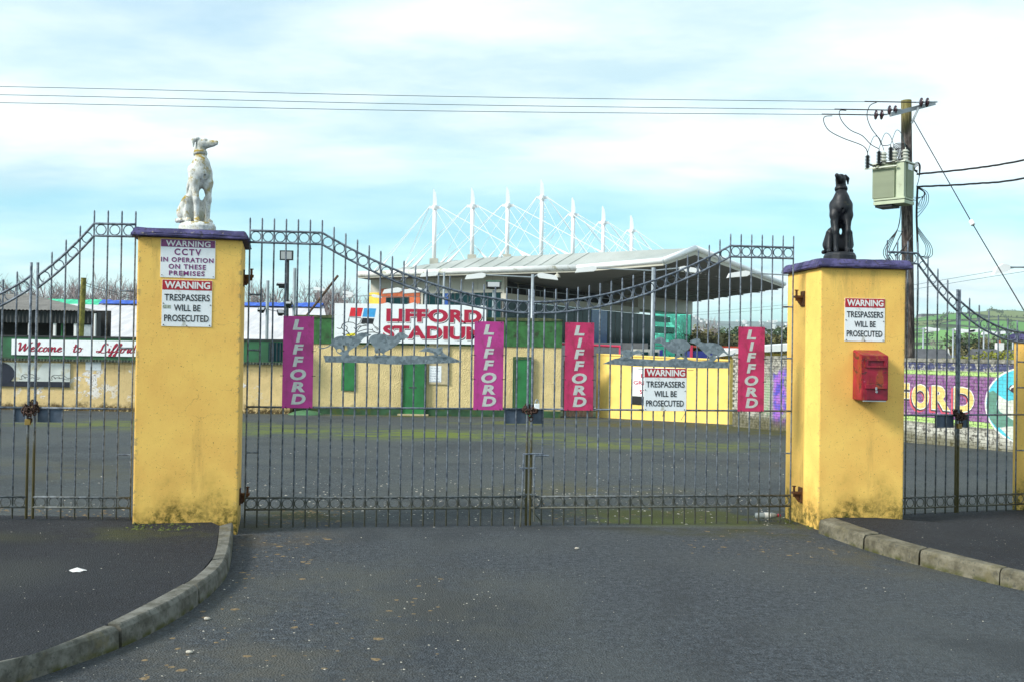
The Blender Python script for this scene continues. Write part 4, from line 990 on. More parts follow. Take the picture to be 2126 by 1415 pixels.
for word, px_ in (('Welcome', 42), ('to', 158), ('Lifford', 206)):
    a, b = script(word, PLW.hit(px_, 720)[0] - s0 - .05, .13, .315, 1.50); obj('lettering', a, M['crimson'], t); obj('lettering_shadow', b, m_sh, t)
# framed advert panel
sA, sBx = PLW.hit(-60, 760)[0], PLW.hit(147, 760)[0]; zt_, zb_ = PLW.hit(147, 753.5)[1], PLW.hit(147, 803)[1]
t, w, h = board('advert_panel', 'weathered white wall panel with two small running dogs and a dark base', 'panel', PLW, sA, sBx, zb_, zt_, .06, plain('streaky panel paint', (.56, .60, .57), .5, 0, .10, 2, 0, 60, (.44, .38, .22), .35, 2), None, .06)
obj('dark_base', boxmm(0, w, -.008, -.001, 0, .19), plain('near black band', (.012, .014, .025), .4), t); obj('dark_oval', plate([[(w - 2.57 + .62 * cos(a_ * pi / 12), .45 + .42 * sin(a_ * pi / 12)) for a_ in range(24)]], -.012, -.009), plain('near black oval', (.012, .014, .03), .4), t)
for off in (1.75, .68):
    bm = B()
    for st in ([(-.02, .02), (.08, .0), (.05, .10), (.15, .16), (.3, .15), (.42, .17), (.52, .13), (.6, .07), (.72, .06)], [(.15, .05), (.25, .08), (.36, .05), (.46, .07), (.55, .02), (.68, .02)], [(.06, .12), (.16, .09), (.2, .03)], [(.3, .12), (.36, .06)]):
        ribbon(bm, [(p.x, p.y) for p in spline([Vector((w - off - .02 + a_ * 1.0, .25 + b_ * 1.1, 0)) for a_, b_ in st], 3)], .018, -.002)
    obj('running_dog', bm, M['black'], t)
r_ = rect_on(PLW, 178, 748, 210, 768); tt, w, h = board('wall_notice', 'small blank white notice on the peeling cream wall', 'notice', PLW, *r_, .012, M['white'], None, .01); screws(tt, w, h, [(.05, .92), (.95, .92)], .012)

# dark shed above it
t = thing('spectator_shed', 'dark corrugated shed with an open front behind the green fascia', 'shed', (-18, 42, ground_z(42)))
YS = 42.0
xs1 = at(204, 645, YS).x; ze = at(203, 646, YS).z; zc = at(190, 672, YS).z
bm = B(); n = 150; prev = None; X0 = -30
for i in range(n + 1):
    x = X0 + (xs1 - .12 - X0) * i / n; y = YS - (.05 if i % 2 else 0)
    cur = (bm.verts.new((x, y, zc)), bm.verts.new((x, y, ze - .03)))
    if prev: bm.faces.new((prev[0], cur[0], cur[1], prev[1]))
    prev = cur
obj('front_cladding', bm, M['corrdark'], t, world=True)
zr = at(20, 612, 48).z
bm = B(); n = 170; ra, rb = [], []
for i in range(n + 1):
    f = i / n; x = X0 + (xs1 + .1 - X0) * f; zz_ = (.035 if i % 2 else 0)
    ra.append(bm.verts.new((x, YS - .22, ze - .02 + zz_))); rb.append(bm.verts.new((X0 + (at(60, 614, 48).x - X0) * f, 48, zr + zz_)))
for i in range(n): bm.faces.new((ra[i], ra[i + 1], rb[i + 1], rb[i]))
obj('roof', bm, M['roofgrey'], t, world=True)
obj('end_wall', boxmm(xs1 - .12, xs1 - .02, YS, YS + .35, -1, ze - .06), M['corrdark'], t, world=True)
obj('back_wall', boxmm(X0, xs1 - .13, YS + 1.6, YS + 1.7, -1, zc + .6), M['interior'], t, world=True)
for px_ in (60, 112, 155):
    x = at(px_, 690, YS).x; obj('post', boxmm(x - .05, x + .05, YS + .02, YS + .12, -1, zc), M['whiteclean'], t, world=True)
x = at(121, 690, YS).x; obj('post', boxmm(x - .03, x + .03, YS + .3, YS + .36, -1, zc), M['green'], t, world=True)
x0, x1 = at(166, 690, YS).x, at(187, 690, YS).x; obj('window', boxmm(x0, x1, YS + .05, YS + .1, -.8, zc - .05), plain('frosted pane', (.42, .47, .50), .3), t, world=True)
x = at(199, 690, YS).x; obj('downpipe', tubeb([(x, YS - .1, ze - .1), (x, YS - .1, 1.0)], .045, 8), M['whiteclean'], t, world=True)
# pale roofed hall behind
YH0, YH1 = 47.0, 55.0
t = thing('stadium_hall', 'long hall with a pale sheet roof and torn blue and green ridge covers', 'hall', (-16, 50, ground_z(50)))
bm = B()
xl, xr = at(-60, 690, YH0).x, at(690, 655, YH0).x; zh0 = at(480, 708, YH0).z; zr = at(480, 632, YH1).z
v = [(xl, YH0, zh0), (xr, YH0, zh0), (at(672, 638, YH1).x, YH1, zr), (at(30, 615, YH1).x - 14, YH1, zr)]
poly(bm, v); poly(bm, [(p[0], p[1], p[2] - .08) for p in v][::-1]); poly(bm, [v[1], (xr, YH0, zh0 - .08), (v[2][0], v[2][1], zr - .08), v[2]]); poly(bm, [v[0], v[1], (xr, YH0, zh0 - .08), (xl, YH0, zh0 - .08)])
obj('roof', bm, M['whiteroof'], t, world=True)
obj('front_wall', boxmm(xl, xr - .4, YH0 + .3, YH0 + .5, -2, zh0), plain('grey hall wall', (.3, .3, .3), .8), t, world=True)
gx = at(214, 622, YH1).x
for nm, a_, b_, m_ in (('green_ridge_cover', v[3][0], gx, M['tarpg']), ('blue_ridge_cover', gx + .02, v[2][0], M['tarpb'])):
    bm = B(); n = 60; rows = []
    for i in range(n + 1):
        x = a_ + (b_ - a_) * i / n
        rows.append([bm.verts.new((x, YH1 - .75 + R.uniform(-.12, .12), zr - .16 * (1.6 if 'green' in nm else .9) + .05)), bm.verts.new((x, YH1 - .1, zr + .13 + R.uniform(-.03, .03))), bm.verts.new((x, YH1 + .5, zr - .1))])
    for i in range(n):
        for j in range(2): bm.faces.new((rows[i][j], rows[i + 1][j], rows[i + 1][j + 1], rows[i][j + 1]))
    obj(nm, bm, m_, t, world=True)

# ================================================================== YELLOW WALL, GATE, RAILS
y0, y1 = at(1237, 865, 37.3), at(1514, 880, 32.9)
wA = Vector((y0.x, 37.3, 0)); wB = Vector((y1.x, 32.9, 0)); WANG = atan2(wB.y - wA.y, wB.x - wA.x); WL = (wB - wA).length
PY = Plane(wA.x, wA.y, WANG)
t = thing('yellow_wall', 'freshly painted plain yellow boundary wall behind the right gate leaf', 'wall', (wA.x, wA.y, ground_z(35)), WANG)
bm = B(); zl, zr_ = 1.56 - ground_z(35), 1.43 - ground_z(35)
v = [(0, 0, -.4), (WL, 0, -.4), (WL, 0, zr_), (0, 0, zl)]; bk = [(x, .3, z) for x, y, z in v]
poly(bm, v); poly(bm, bk[::-1]); [poly(bm, [v[i], v[(i + 1) % 4], bk[(i + 1) % 4], bk[i]]) for i in range(4)]
bmesh.ops.remove_doubles(bm, verts=bm.verts[:], dist=.001)
obj('wall_face', bm, M['newwall'], t)
bm = B(); s_ = [(0, -.03, zl + .002), (WL, -.03, zr_ + .002), (WL, .33, zr_ + .002), (0, .33, zl + .002)]; u_ = [(x, y, z + .05) for x, y, z in s_]
poly(bm, s_[::-1]); poly(bm, u_); [poly(bm, [s_[i], s_[(i + 1) % 4], u_[(i + 1) % 4], u_[i]]) for i in range(4)]
bmesh.ops.remove_doubles(bm, verts=bm.verts[:], dist=.001); obj('wall_coping', bm, M['newwall'], t)
sA, zt_ = PY.hit(1314, 761); sBx, zb_ = PY.hit(1408, 826)
t, w, h = board('track_sign', 'white sign on the yellow wall half hidden by the gate warning sign', 'sign', PY, sA, sBx, zb_, zt_, .03, M['white'], None, .02)
words(t, w, h, 'LIFFORD', (.20, .82, .22, .36), M['crimson'], .03); words(t, w, h, 'GREYHOUND', (.03, .97, .47, .60), M['crimson'], .03); words(t, w, h, 'STADIUM', (.17, .80, .77, .91), M['crimson'], .03)
obj('dark_foot', boxmm(-.0, w, .0, .02, -.30, -.012), M['black'], t)
# brown timber gate by the entrance block
t = thing('timber_gate', 'brown boarded timber gate between the entrance block and yellow wall', 'gate', (EX1 + .1, YB + .1, ground_z(36.5)))
gw = wA.x - EX1 - .25; k = 0
for i in range(9):
    obj('board', boxmm(i * gw / 9, (i + 1) * gw / 9 - .012, 0, .025, .05, 2.05 + R.uniform(-.02, .02)), M['wood'], t)
for z in (.35, 1.05, 1.8): obj('ledge', boxmm(0, gw, -.04, -.002, z, z + .1), M['wood'], t)
bm = B(); [box(bm, (x, -.05, z), (.12, .03, .05)) for x in (.03, gw - .04) for z in (.4, 1.1, 1.85)]; obj('hinge', bm, M['darkmetal'], t)
t = thing('barrier_rail', 'pinkish red tubular barrier rail above the yellow wall', 'barrier', (4, 41, ground_z(41)))
a_ = at(1150, 713, 41); b_ = at(1288, 719, 41)
obj('rail', tubeb([a_, b_, b_ + Vector((.03, 0, -.05))], .05, 8), M['redrail'], t, world=True)
for p_ in (b_, a_): obj('post', tubeb([p_, (p_.x, p_.y, ground_z(41))], .06, 8), M['redrail'], t, world=True)
a_ = at(1140, 709, 52); b_ = at(1345, 741, 52)
o = props(obj('retaining_wall', boxmm(a_.x, b_.x, 52, 52.3, ground_z(52) - .1, a_.z), M['dkgreybox']), 'low dark grey wall at the foot of the glazed grandstand', 'wall')
t = thing('site_cabin', 'small pale cabin with a blue door post behind the yellow wall', 'cabin', (5.6, 44, ground_z(44)))
a_ = at(1322, 724, 44); b_ = at(1372, 745, 44)
obj('body', boxmm(a_.x, b_.x, 44, 46, ground_z(44) - .1, a_.z), plain('grey cabin wall', (.45, .45, .42), .7), t, world=True)
for px_ in (1332, 1352): x = at(px_, 735, 44).x; obj('window', boxmm(x, x + .28, 43.96, 43.99, .9, a_.z - .12), M['glassdark'], t, world=True)
x = at(1369, 735, 44).x; obj('door_post', boxmm(x, x + .14, 43.9, 43.98, -.5, a_.z - .02), M['bluestuff'], t, world=True)
t = thing('storage_container', 'dark blue container with a red corner post behind the yellow wall', 'container', (7.6, 43, ground_z(43)))
a_ = at(1434, 722, 43); b_ = at(1466, 740, 43)
obj('body', boxmm(a_.x + .1, b_.x + .3, 43, 45, ground_z(43), a_.z - .12), M['bluestuff'], t, world=True); obj('corner_post', boxmm(a_.x - .02, a_.x + .08, 42.95, 43.05, ground_z(43), a_.z + .12), M['redrail'], t, world=True)
obj('roof_rail', boxmm(a_.x + .12, b_.x + 2.2, 43, 43.1, a_.z + .02, a_.z + .10), plain('orange red rail', (.5, .07, .03), .5), t, world=True)
t = thing('clubhouse', 'yellow clubhouse with a thick white roof edge beyond the mural wall', 'building', (11.5, 46, ground_z(46)))
a_ = at(1492, 737, 45); b_ = at(1720, 722, 45); 
obj('wall', boxmm(a_.x + .4, b_.x, 45.4, 50, ground_z(45) - .1, 1.75), plain('yellow clubhouse wall', (.60, .40, .08), .7), t, world=True)
bm = B(); pr = [(a_.x, 1.55), (a_.x + 1.0, 1.72), (b_.x, 1.98), (b_.x, 2.30), (a_.x + 1.0, 1.98), (a_.x + .1, 1.72)]
obj('roof', plate([pr], 45.0, 50.5, bm), M['whiteclean'], t, world=True)
x0, x1 = at(1625, 740, 45.4).x, at(1668, 740, 45.4).x
f_ = obj('window', boxmm(x0, x1, 45.3, 45.38, .7, 1.66), M['whiteclean'], t, world=True)
bm = B()
for i in range(3):
    for j in range(2):
        ww = (x1 - x0) / 3; hh = .48; cxx = x0 + (i + .5) * ww - 11.5; czz = .70 + (j + .5) * hh - ground_z(46); box(bm, (cxx, 45.29 - 46, czz), (ww - .07, .01, hh - .07))
obj('panes', bm, M['glassdark'], f_, (0, 0, 0))
obj('blue_board', boxmm(at(1585, 745, 45.3).x, at(1612, 745, 45.3).x, 45.25, 45.3, 1.3, 1.47), plain('bright blue board', (.02, .25, .62), .5), t, world=True)

# ================================================================== MURAL WALL
W0 = Vector((6.9, 31.5, 0)); W1 = Vector((11.2, 19.5, 0)); MA = atan2(W1.y - W0.y, W1.x - W0.x); ML = (W1 - W0).length
PW = Plane(W0.x, W0.y, MA); ZB, ZT = -.66, 1.56; PITX, PITZ = .225, .0765
def wall_st(t):
    c = t.coord('Position'); x, y, z = t.sep(c)[0:3]
    s_ = t.math('ADD', t.mul(t.math('SUBTRACT', x, W0.x), PW.d.x), t.mul(t.math('SUBTRACT', y, W0.y), PW.d.y)); return c, s_, z
def band(t, v, a, b, soft=.02): return t.mul(t.ramp(v, a - soft, a + soft), t.ramp(v, b + soft, b - soft))
hz = lambda py, px=1960: PW.hit(px, py)[1]
hs = lambda px, py=820: PW.hit(px, py)[0]
def muralbrick():
    t = NT('painted mural brick'); c, s_, z = wall_st(t); wob = t.noise(c, 1.1, 3)
    n = t.noise(c, 9, 6, .7); n2 = t.noise(c, 28, 5, .7)
    col = t.mix(t.ramp(n, .34, .62), (.11, .105, .095), (.44, .42, .36)); col = t.mix(t.mul(t.ramp(n2, .54, .62), .8), col, (.035, .036, .035))
    zt_ = hz(748); z1_, z2_, z3_, z4_, z5_ = hz(769), hz(777), hz(779), hz(868), hz(879)
    near = t.ramp(s_, hs(1830), hs(1835))
    chip = t.math('SUBTRACT', 1.0, t.mul(t.math('MAXIMUM', t.ramp(n2, .53, .58), t.ramp(n, .60, .66)), .85)); chip2 = t.math('SUBTRACT', 1.0, t.ramp(n, .52, .58))
    navy = t.mul(band(t, z, hz(767), hz(752)), near, chip2); col = t.mix(t.mul(navy, .85), col, (.05, .06, .16))
    lime = t.mul(t.math('ADD', band(t, z, z2_, z1_, .012), band(t, z, z5_, z4_, .012)), near, chip); col = t.mix(lime, col, (.42, .62, .20))
    pur = t.mul(band(t, z, z4_, z3_, .012), near, chip); col = t.mix(t.mul(pur, .80), col, t.mix(t.ramp(n, .3, .6), (.20, .05, .23), (.27, .075, .30)))
    pale = t.mul(t.ramp(z, hz(884), hz(890)), near, t.ramp(n, .42, .5)); col = t.mix(t.mul(pale, .7), col, (.58, .57, .50))
    # far stretch: loose patches of violet, blue and green paint
    v1 = t.mul(band(t, s_, hs(1606), hs(1634), .12), band(t, z, -.35, 1.25, .15), t.ramp(t.noise(c, 3.2, 3), .38, .5)); col = t.mix(t.mul(v1, .9), col, t.mix(t.ramp(t.noise(c, 5, 2), .4, .6), (.10, .07, .50), (.36, .13, .55)))
    g1 = t.mul(band(t, s_, hs(1584), hs(1603), .15), band(t, z, -.1, .95, .2), t.ramp(n, .56, .5)); col = t.mix(t.mul(g1, .75), col, (.33, .45, .28))
    w1_ = t.mul(t.ramp(s_, hs(1582), hs(1560)), t.ramp(n, .45, .52)); col = t.mix(t.mul(w1_, .8), col, (.52, .50, .44))
    h = t.math('ADD', z, t.mul(t.math('SUBTRACT', wob, .5), .6)); col = t.mix(t.mul(t.ramp(h, .0, -.3), .75), col, (.075, .066, .018))
    t.bump(n2, .4, .01); return t.done(col, .9, 0, .2)
M['mbrick'] = muralbrick()
def muralpaint(name, colr):
    t = NT(name); c, s_, z = wall_st(t); row = t.math('FLOOR', t.math('DIVIDE', t.math('SUBTRACT', z, ZB), PITZ))
    fz = t.math('FRACT', t.math('DIVIDE', t.math('SUBTRACT', z, ZB), PITZ)); fs = t.math('FRACT', t.math('ADD', t.math('DIVIDE', s_, PITX), t.mul(row, .5)))
    j = t.math('MAXIMUM', t.ramp(fz, .12, .04), t.ramp(fs, .06, .02)); n = t.noise(c, 22, 6, .7)
    col = t.mix(t.ramp(t.noise(c, 6, 4), .3, .7), tuple(v * .85 for v in colr), tuple(min(.9, v * 1.08) for v in colr))
    col = t.mix(t.mul(j, t.ramp(n, .3, .55), .75), col, (.08, .07, .06)); col = t.mix(t.mul(t.ramp(n, .60, .66), .7), col, (.14, .13, .12))
    t.bump(j, -.4, .01); return t.done(col, .85, 0, .2)
t = thing('mural_wall', 'old painted brick wall with a purple mural beyond the right pillar', 'wall', (W0.x, W0.y, ZB), MA)
obj('core', boxmm(0, ML, .0, .23, -.5, ZT - ZB), plain('dark mortar', (.10, .095, .08), .95, 0, .4, 9), t)
bricks = []
for v in range(3):
    bm = boxmm(.004, PITX - .006, -.013 - .002 * v, .004, .004, PITZ - .005)
    for q in bm.verts:
        q.co += Vector((R.uniform(-.003, .003), R.uniform(-.003, .002), R.uniform(-.0025, .0025)))
    bricks.append(tomesh(bm, 'brick', M['mbrick']))
sN0, sN1 = hs(1868), hs(2112); cnt = 0; rest = B()
nrow = int((ZT - ZB) / PITZ)
cand = []
for rr in range(nrow):
    for i in range(-1, int(ML / PITX) + 1):
        s_ = (i + .5 * (rr % 2)) * PITX
        if s_ < 0 or s_ + PITX > ML: continue
        zc_ = ZB + rr * PITZ; p = PW.pt(s_ + .1, zc_)
        if zc_ + PITZ < ground_z(p.y): continue
        cand.append((not (sN0 - .2 < s_ < sN1), -s_, s_, rr * PITZ))
cand.sort()
for k, (far, _, s_, z_) in enumerate(cand):
    if k < 296: obj('brick', R.choice(bricks), None, t, (s_, 0, z_))
    else:
        o3 = R.uniform(0, .004); box(rest, (s_ + PITX / 2, -.004 - o3, z_ + PITZ / 2), (PITX - .010, .018, PITZ - .009))
props(obj('brickwork', rest, M['mbrick'], t), kind='stuff')
obj('coping', roughen(boxmm(-.02, ML, -.04, .27, ZT - ZB - .02, ZT - ZB + .06), .006, 40), plain('mossy wall top', (.22, .21, .18), .95, 0, .5, 5, .4, 30, (.06, .06, .045), .5, 8, coord='Position'), t)
def mrect(px0, py0, px1, py1): a = PW.hit(px0, py0); b = PW.hit(px1, py1); return a[0], b[0], b[1] - ZB, a[1] - ZB
off = lambda x, y: (1860 + x / 6.737, 730 + y / 6.737)
mp_ = {'y': muralpaint('mural yellow paint', (.72, .54, .19)), 'w': muralpaint('mural white paint', (.72, .72, .68)), 'k': muralpaint('mural black paint', (.05, .035, .05)), 'p': muralpaint('mural pink paint', (.58, .10, .14))}
for ch, (x0, y0_, x1, y1_) in zip('FORD', ((-15, 430, 195, 790), (240, 450, 468, 800), (520, 472, 765, 812), (830, 490, 1098, 845))):
    r = mrect(*off(x0, y0_), *off(x1, y1_)); wd = r[1] - r[0]; hh = r[3] - r[2]
    if ch != 'F': obj('mural_letter', text_mesh(ch, r[0] - .10, r[1] - .02, r[2] - .09, r[3] - .02, .06), mp_['p'], t, (0, -.0185, 0))
    obj('mural_letter', text_mesh(ch, r[0] - .045, r[1] + .0, r[2] - .055, r[3] - .03, .06), mp_['k'], t, (0, -.0205, 0))
    obj('mural_letter', text_mesh(ch, r[0] - .022, r[1] + .022, r[2] - .022, r[3] + .022, .065), mp_['w'], t, (0, -.0225, 0))
    obj('mural_letter', text_mesh(ch, r[0], r[1], r[2], r[3], .045), mp_['y'], t, (0, -.0245, 0))
cs, cz = PW.hit(2128, 842); cz -= ZB; RC = PW.hit(2128, 762)[1] - ZB - cz; RX = cs - hs(2046)
E = lambda k, a0=0, a1=360, n=48: [(cs + RX * k * cos(radians(a0 + (a1 - a0) * i / n)), cz + RC * k * sin(radians(a0 + (a1 - a0) * i / n))) for i in range(n)]
q = lambda pts: [(cs + RX * x, cz + RC * y) for x, y in pts]
obj('mural_disc', plate([E(1.0)], -.0195, -.0180), mp_['w'], t); obj('mural_disc', plate([E(.955)], -.0215, -.020), muralpaint('mural turquoise paint', (.09, .50, .60)), t)
obj('mural_shape', plate([q([(-.92, .30), (-.78, .36), (-.66, .28), (-.70, .0), (-.60, -.2), (-.35, -.35), (-.2, -.42), (-.2, -.55), (-.45, -.58), (-.68, -.62), (-.85, -.42), (-.95, -.1)])], -.0235, -.022), muralpaint('mural dark green paint', (.12, .26, .20)), t)
obj('mural_shape', plate([q([(-.66, .26), (-.4, .1), (-.3, .14), (-.05, .12), (.3, .1), (.3, -.9), (-.3, -.9), (-.6, -.62), (-.45, -.575), (-.2, -.54), (-.2, -.42), (-.35, -.34), (-.6, -.19), (-.69, .0)])], -.0255, -.024), muralpaint('mural pale body paint', (.60, .63, .55)), t)
obj('mural_shape', plate([q([(-.40, .42), (-.34, .52), (-.2, .56), (-.1, .64), (-.02, .58), (.05, .5), (.02, .30), (-.05, .1), (-.14, -.02), (-.16, .12), (-.06, .28), (-.14, .32), (-.26, .32)])], -.0275, -.026), mp_['k'], t)
obj('mural_shape', plate([q([(-.36, .45), (-.28, .53), (-.14, .56), (-.18, .50), (-.3, .46), (-.34, .40)])], -.0295, -.028), mp_['w'], t)
# ================================================================== GRANDSTAND
ZG = ground_z(70) - .1
t = thing('grandstand', 'modern grandstand with a pale canopy roof and a row of white masts', 'grandstand', (3, 70, ZG))
ew = Vector((3, 70, ZG))
eL = Vector((-11.35, 74, 7.12)); eK = Vector((4.14, 65.4, 7.12)); eR = Vector((8.84, 59.5, 7.12)); ap = Vector((11.4, 63.4, 8.30)); fR = Vector((20.8, 77.5, 7.12)); bR = Vector((17.9, 100.5, 7.12)); bL = Vector((2.0, 108, 7.12)); r2 = Vector((-2.73, 72.9, 8.32)); r3 = Vector((-9.2, 78.4, 7.75)); lB = Vector((-6, 92, 7.12))
tris = [(eR, ap, eK), (eK, ap, r2), (eK, r2, eL), (eL, r2, r3), (ap, fR, bR), (ap, bR, r2), (r2, bR, bL), (r2, bL, r3), (r3, bL, lB), (eL, r3, lB)]
bm = B(); vs_ = {}
def V(p):
    k = tuple(round(c, 3) for c in p)
    if k not in vs_: vs_[k] = bm.verts.new(p)
    return vs_[k]
for tr in tris: bm.faces.new([V(p) for p in tr])
obj('roof', bm, M['standroof'], t, world=True)
def roof_z(x, y):
    for a, b, c in tris:
        d = (b.y - c.y) * (a.x - c.x) + (c.x - b.x) * (a.y - c.y)
        u = ((b.y - c.y) * (x - c.x) + (c.x - b.x) * (y - c.y)) / d; v = ((c.y - a.y) * (x - c.x) + (a.x - c.x) * (y - c.y)) / d
        if u > -.01 and v > -.01 and u + v < 1.01: return u * a.z + v * b.z + (1 - u - v) * c.z
    return 7.2
rim = [eL, eK, eR, ap, fR, bR, bL, lB]
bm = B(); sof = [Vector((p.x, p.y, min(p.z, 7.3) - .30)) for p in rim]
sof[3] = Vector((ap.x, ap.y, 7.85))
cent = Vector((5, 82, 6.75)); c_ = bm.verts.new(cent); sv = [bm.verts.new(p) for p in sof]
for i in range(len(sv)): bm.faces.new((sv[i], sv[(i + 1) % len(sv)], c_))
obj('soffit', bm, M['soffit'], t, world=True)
bm = B()
for i in range(len(rim)):
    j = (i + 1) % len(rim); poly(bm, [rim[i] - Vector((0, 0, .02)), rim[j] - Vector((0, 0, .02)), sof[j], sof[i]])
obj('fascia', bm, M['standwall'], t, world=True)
for a, b, nm in ((eL, eK, 'gutter_tube'), (eK, eR, 'eaves_tube'), (eR, ap, 'eaves_tube'), (ap, fR, 'eaves_tube'), (fR, bR, 'eaves_tube')):
    m_ = M['gutter'] if nm == 'gutter_tube' else M['standwhite']
    obj(nm, tubeb([a, b], .17 if nm != 'gutter_tube' else .20, 12), m_, t, world=True, smooth=True)
U2 = Vector((.874, -.485, 0)); V2 = Vector((.522, .853, 0)); K0 = Vector((-10.6, 75.3, 0)); K1 = K0 + U2 * 11.45
NW = Plane(K0.x, K0.y, atan2(U2.y, U2.x)); SW = Plane(K1.x, K1.y, atan2(V2.y, V2.x))
def slab(pln, s0, s1, z0, z1, y0, y1, bm=None):
    bm = bm or B(); pts = [pln.pt(s0, 0, -y0), pln.pt(s1, 0, -y0), pln.pt(s1, 0, -y1), pln.pt(s0, 0, -y1)]
    lo = [bm.verts.new((p.x, p.y, z0)) for p in pts]; hi = [bm.verts.new((p.x, p.y, z1)) for p in pts]
    bm.faces.new(lo[::-1]); bm.faces.new(hi); [bm.faces.new((lo[i], lo[(i + 1) % 4], hi[(i + 1) % 4], hi[i])) for i in range(4)]
    return bm
def prt(nm, bm, m_, par=None):
    o = obj(nm, bm, m_, t, world=True)
    return o
prt('rear_wall', slab(NW, 0, 11.45, ZG, 6.95, 0, .4), M['standwall'])
bm = B()
for s_ in np.arange(.9, 11.4, 1.2): slab(NW, s_, s_ + .02, 5.9, 6.9, -.012, -.002, bm)
prt('cladding_joints', bm, plain('cladding joint', (.30, .29, .25), .7))
def nwr(px0, py0, px1, py1): a = NW.hit(px0, py0); b = NW.hit(px1, py1); return a[0], b[0], b[1], a[1]
a_, b_, c_, d_ = nwr(788, 600, 873, 700)
xs_ = [788, 803, 826, 850, 873]
for i in range(4):
    for (pa, pb_) in ((600, 616), (617, 640)):
        q0, q1, q2, q3 = nwr(xs_[i], pa, xs_[i + 1], pb_)
        prt('orange_panel', slab(NW, q0 + .01, q1 - .02, q2 + .03, q3, -.06, -.01), M['orange'])
q0, q1, q2, q3 = nwr(803, 618, 850, 640); prt('window', slab(NW, q0, q1, q2, q3, -.10, -.062), M['glassdark'])
bm = B(); [slab(NW, q0 + (q1 - q0) * f, q0 + (q1 - q0) * f + .06, q2, q3, -.12, -.105, bm) for f in (0, .33, .66, .97)]; prt('window_mullions', bm, M['darkmetal'])
q0, q1, q2, q3 = nwr(767, 608, 787, 660); prt('yellow_panel', slab(NW, q0, q1, q2, q3, -.05, -.005), M['yellowpanel'])
q0, q1, q2, q3 = nwr(880, 610, 1040, 720)
n = 12
for i in range(n):
    prt('glass_pane', slab(NW, q0 + (q1 - q0) * i / n + .02, q0 + (q1 - q0) * (i + 1) / n - .03, ZG + .6, q3, -.05, -.01), M['glassdark'] if i not in (3,) else plain('blue pane', (.01, .06, .30), .1))
bm = B(); [slab(NW, q0 + (q1 - q0) * i / n - .03, q0 + (q1 - q0) * i / n + .02, ZG, q3, -.07, -.004, bm) for i in range(n + 1)]; prt('mullions', bm, M['darkmetal'])
# track-side wall under the canopy
SE = 34.9; SG = 25.0
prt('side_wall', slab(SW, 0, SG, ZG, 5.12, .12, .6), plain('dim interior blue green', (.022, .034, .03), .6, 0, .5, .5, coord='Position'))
prt('back_wall', slab(SW, 0, SE, ZG, 6.9, 11.0, 11.3), M['standwall']) if False else None
n = 17
for i in range(n):
    a_ = SG * i / n; b_ = SG * (i + 1) / n
    for z0, z1 in ((ZG + 1.2, 2.35), (2.42, 5.1)):
        prt('glass_pane', slab(SW, a_ + .04, b_ - .04, z0, z1, -.02, .02), M['glassdark'] if (i, z0 > 2) not in ((9, True), (10, True)) else plain('blue lit pane', (.02, .09, .32), .15))
bm = B(); [slab(SW, SG * i / n - .02, SG * i / n + .02, ZG, 5.1, -.03, .1, bm) for i in range(0, n + 1, 2)]; slab(SW, 0, SE, 2.36, 2.41, -.03, .1, bm); prt('mullions', bm, M['darkmetal'])
prt('base_wall', slab(SW, 0, SE, ZG, ZG + 1.15, -.08, .3), M['dkgreybox'])
prt('balcony_front', slab(SW, -.1, 22, 5.15, 5.62, -.25, .2), M['standwall'])
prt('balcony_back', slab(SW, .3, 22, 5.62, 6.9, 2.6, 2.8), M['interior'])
bm = B(); [slab(SW, s_, s_ + .08, 5.62, 6.9, 2.5, 2.58, bm) for s_ in (3, 6, 8.5, 10, 12, 14, 17, 20)]; slab(SW, 5.5, 20, 6.75, 6.85, 2.5, 2.58, bm); prt('balcony_window_frames', bm, M['standwall'])
prt('upper_end_wall', slab(SW, 22, SE, 5.56, 6.95, -.1, 2.9), M['standwall'])
bm = B(); [tube(bm, [SW.pt(s_, 5.6, .0), SW.pt(s_, 6.1, .0)], .03, 5) for s_ in np.arange(1, 21, 2)]; tube(bm, [SW.pt(.3, 6.1), SW.pt(21.5, 6.1)], .03, 5); prt('balcony_rail', bm, M['steel'])
# glazed stair at the far end, see-through
for i in range(5):
    a_ = SG + (SE - SG) * i / 5; b_ = SG + (SE - SG) * (i + 1) / 5
    for z0, z1 in ((ZG + 1.2, 2.35), (2.42, 5.5)): prt('stair_glass', slab(SW, a_ + .04, b_ - .04, z0, z1, -.02, .01), M['glassmint'])
bm = B(); [slab(SW, s_ - .04, s_ + .04, ZG, 5.55, -.03, .08, bm) for s_ in (SG + .1, SE)]; prt('stair_posts', bm, M['steel'])
bm = B()
p0, p1 = SW.pt(SG - 2.5, 3.4, -1.2), SW.pt(SG + 7.2, -.6, -1.2)
for dz in (0, .35): tube(bm, [p0 + Vector((0, 0, dz)), p1 + Vector((0, 0, dz))], .09, 6)
prt('stair_stringer', bm, M['steel'])
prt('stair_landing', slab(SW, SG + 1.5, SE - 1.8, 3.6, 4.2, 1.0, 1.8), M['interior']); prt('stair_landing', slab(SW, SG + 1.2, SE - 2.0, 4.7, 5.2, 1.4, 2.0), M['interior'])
for k in range(15):      # standing seams on the near slope, ribs under the canopy
    f = (k + .6) / 15.5; e0 = eL.lerp(eK, f); q0 = r3.lerp(r2, min(f * 2.2, 1)) if f < .45 else r2.lerp(ap, (f - .45) / .55 * .62)
    a_ = e0 + Vector((0, 0, .03)); b_ = Vector((q0.x, q0.y, 0)); pts = [Vector((x_, y_, roof_z(x_, y_) + .03)) for x_, y_ in [(a_.x + (b_.x - a_.x) * g_, a_.y + (b_.y - a_.y) * g_) for g_ in (.02, .35, .7, .98)]]
    obj('roof_seam', tubeb(pts, .022, 4), M['standroof'], t, world=True)
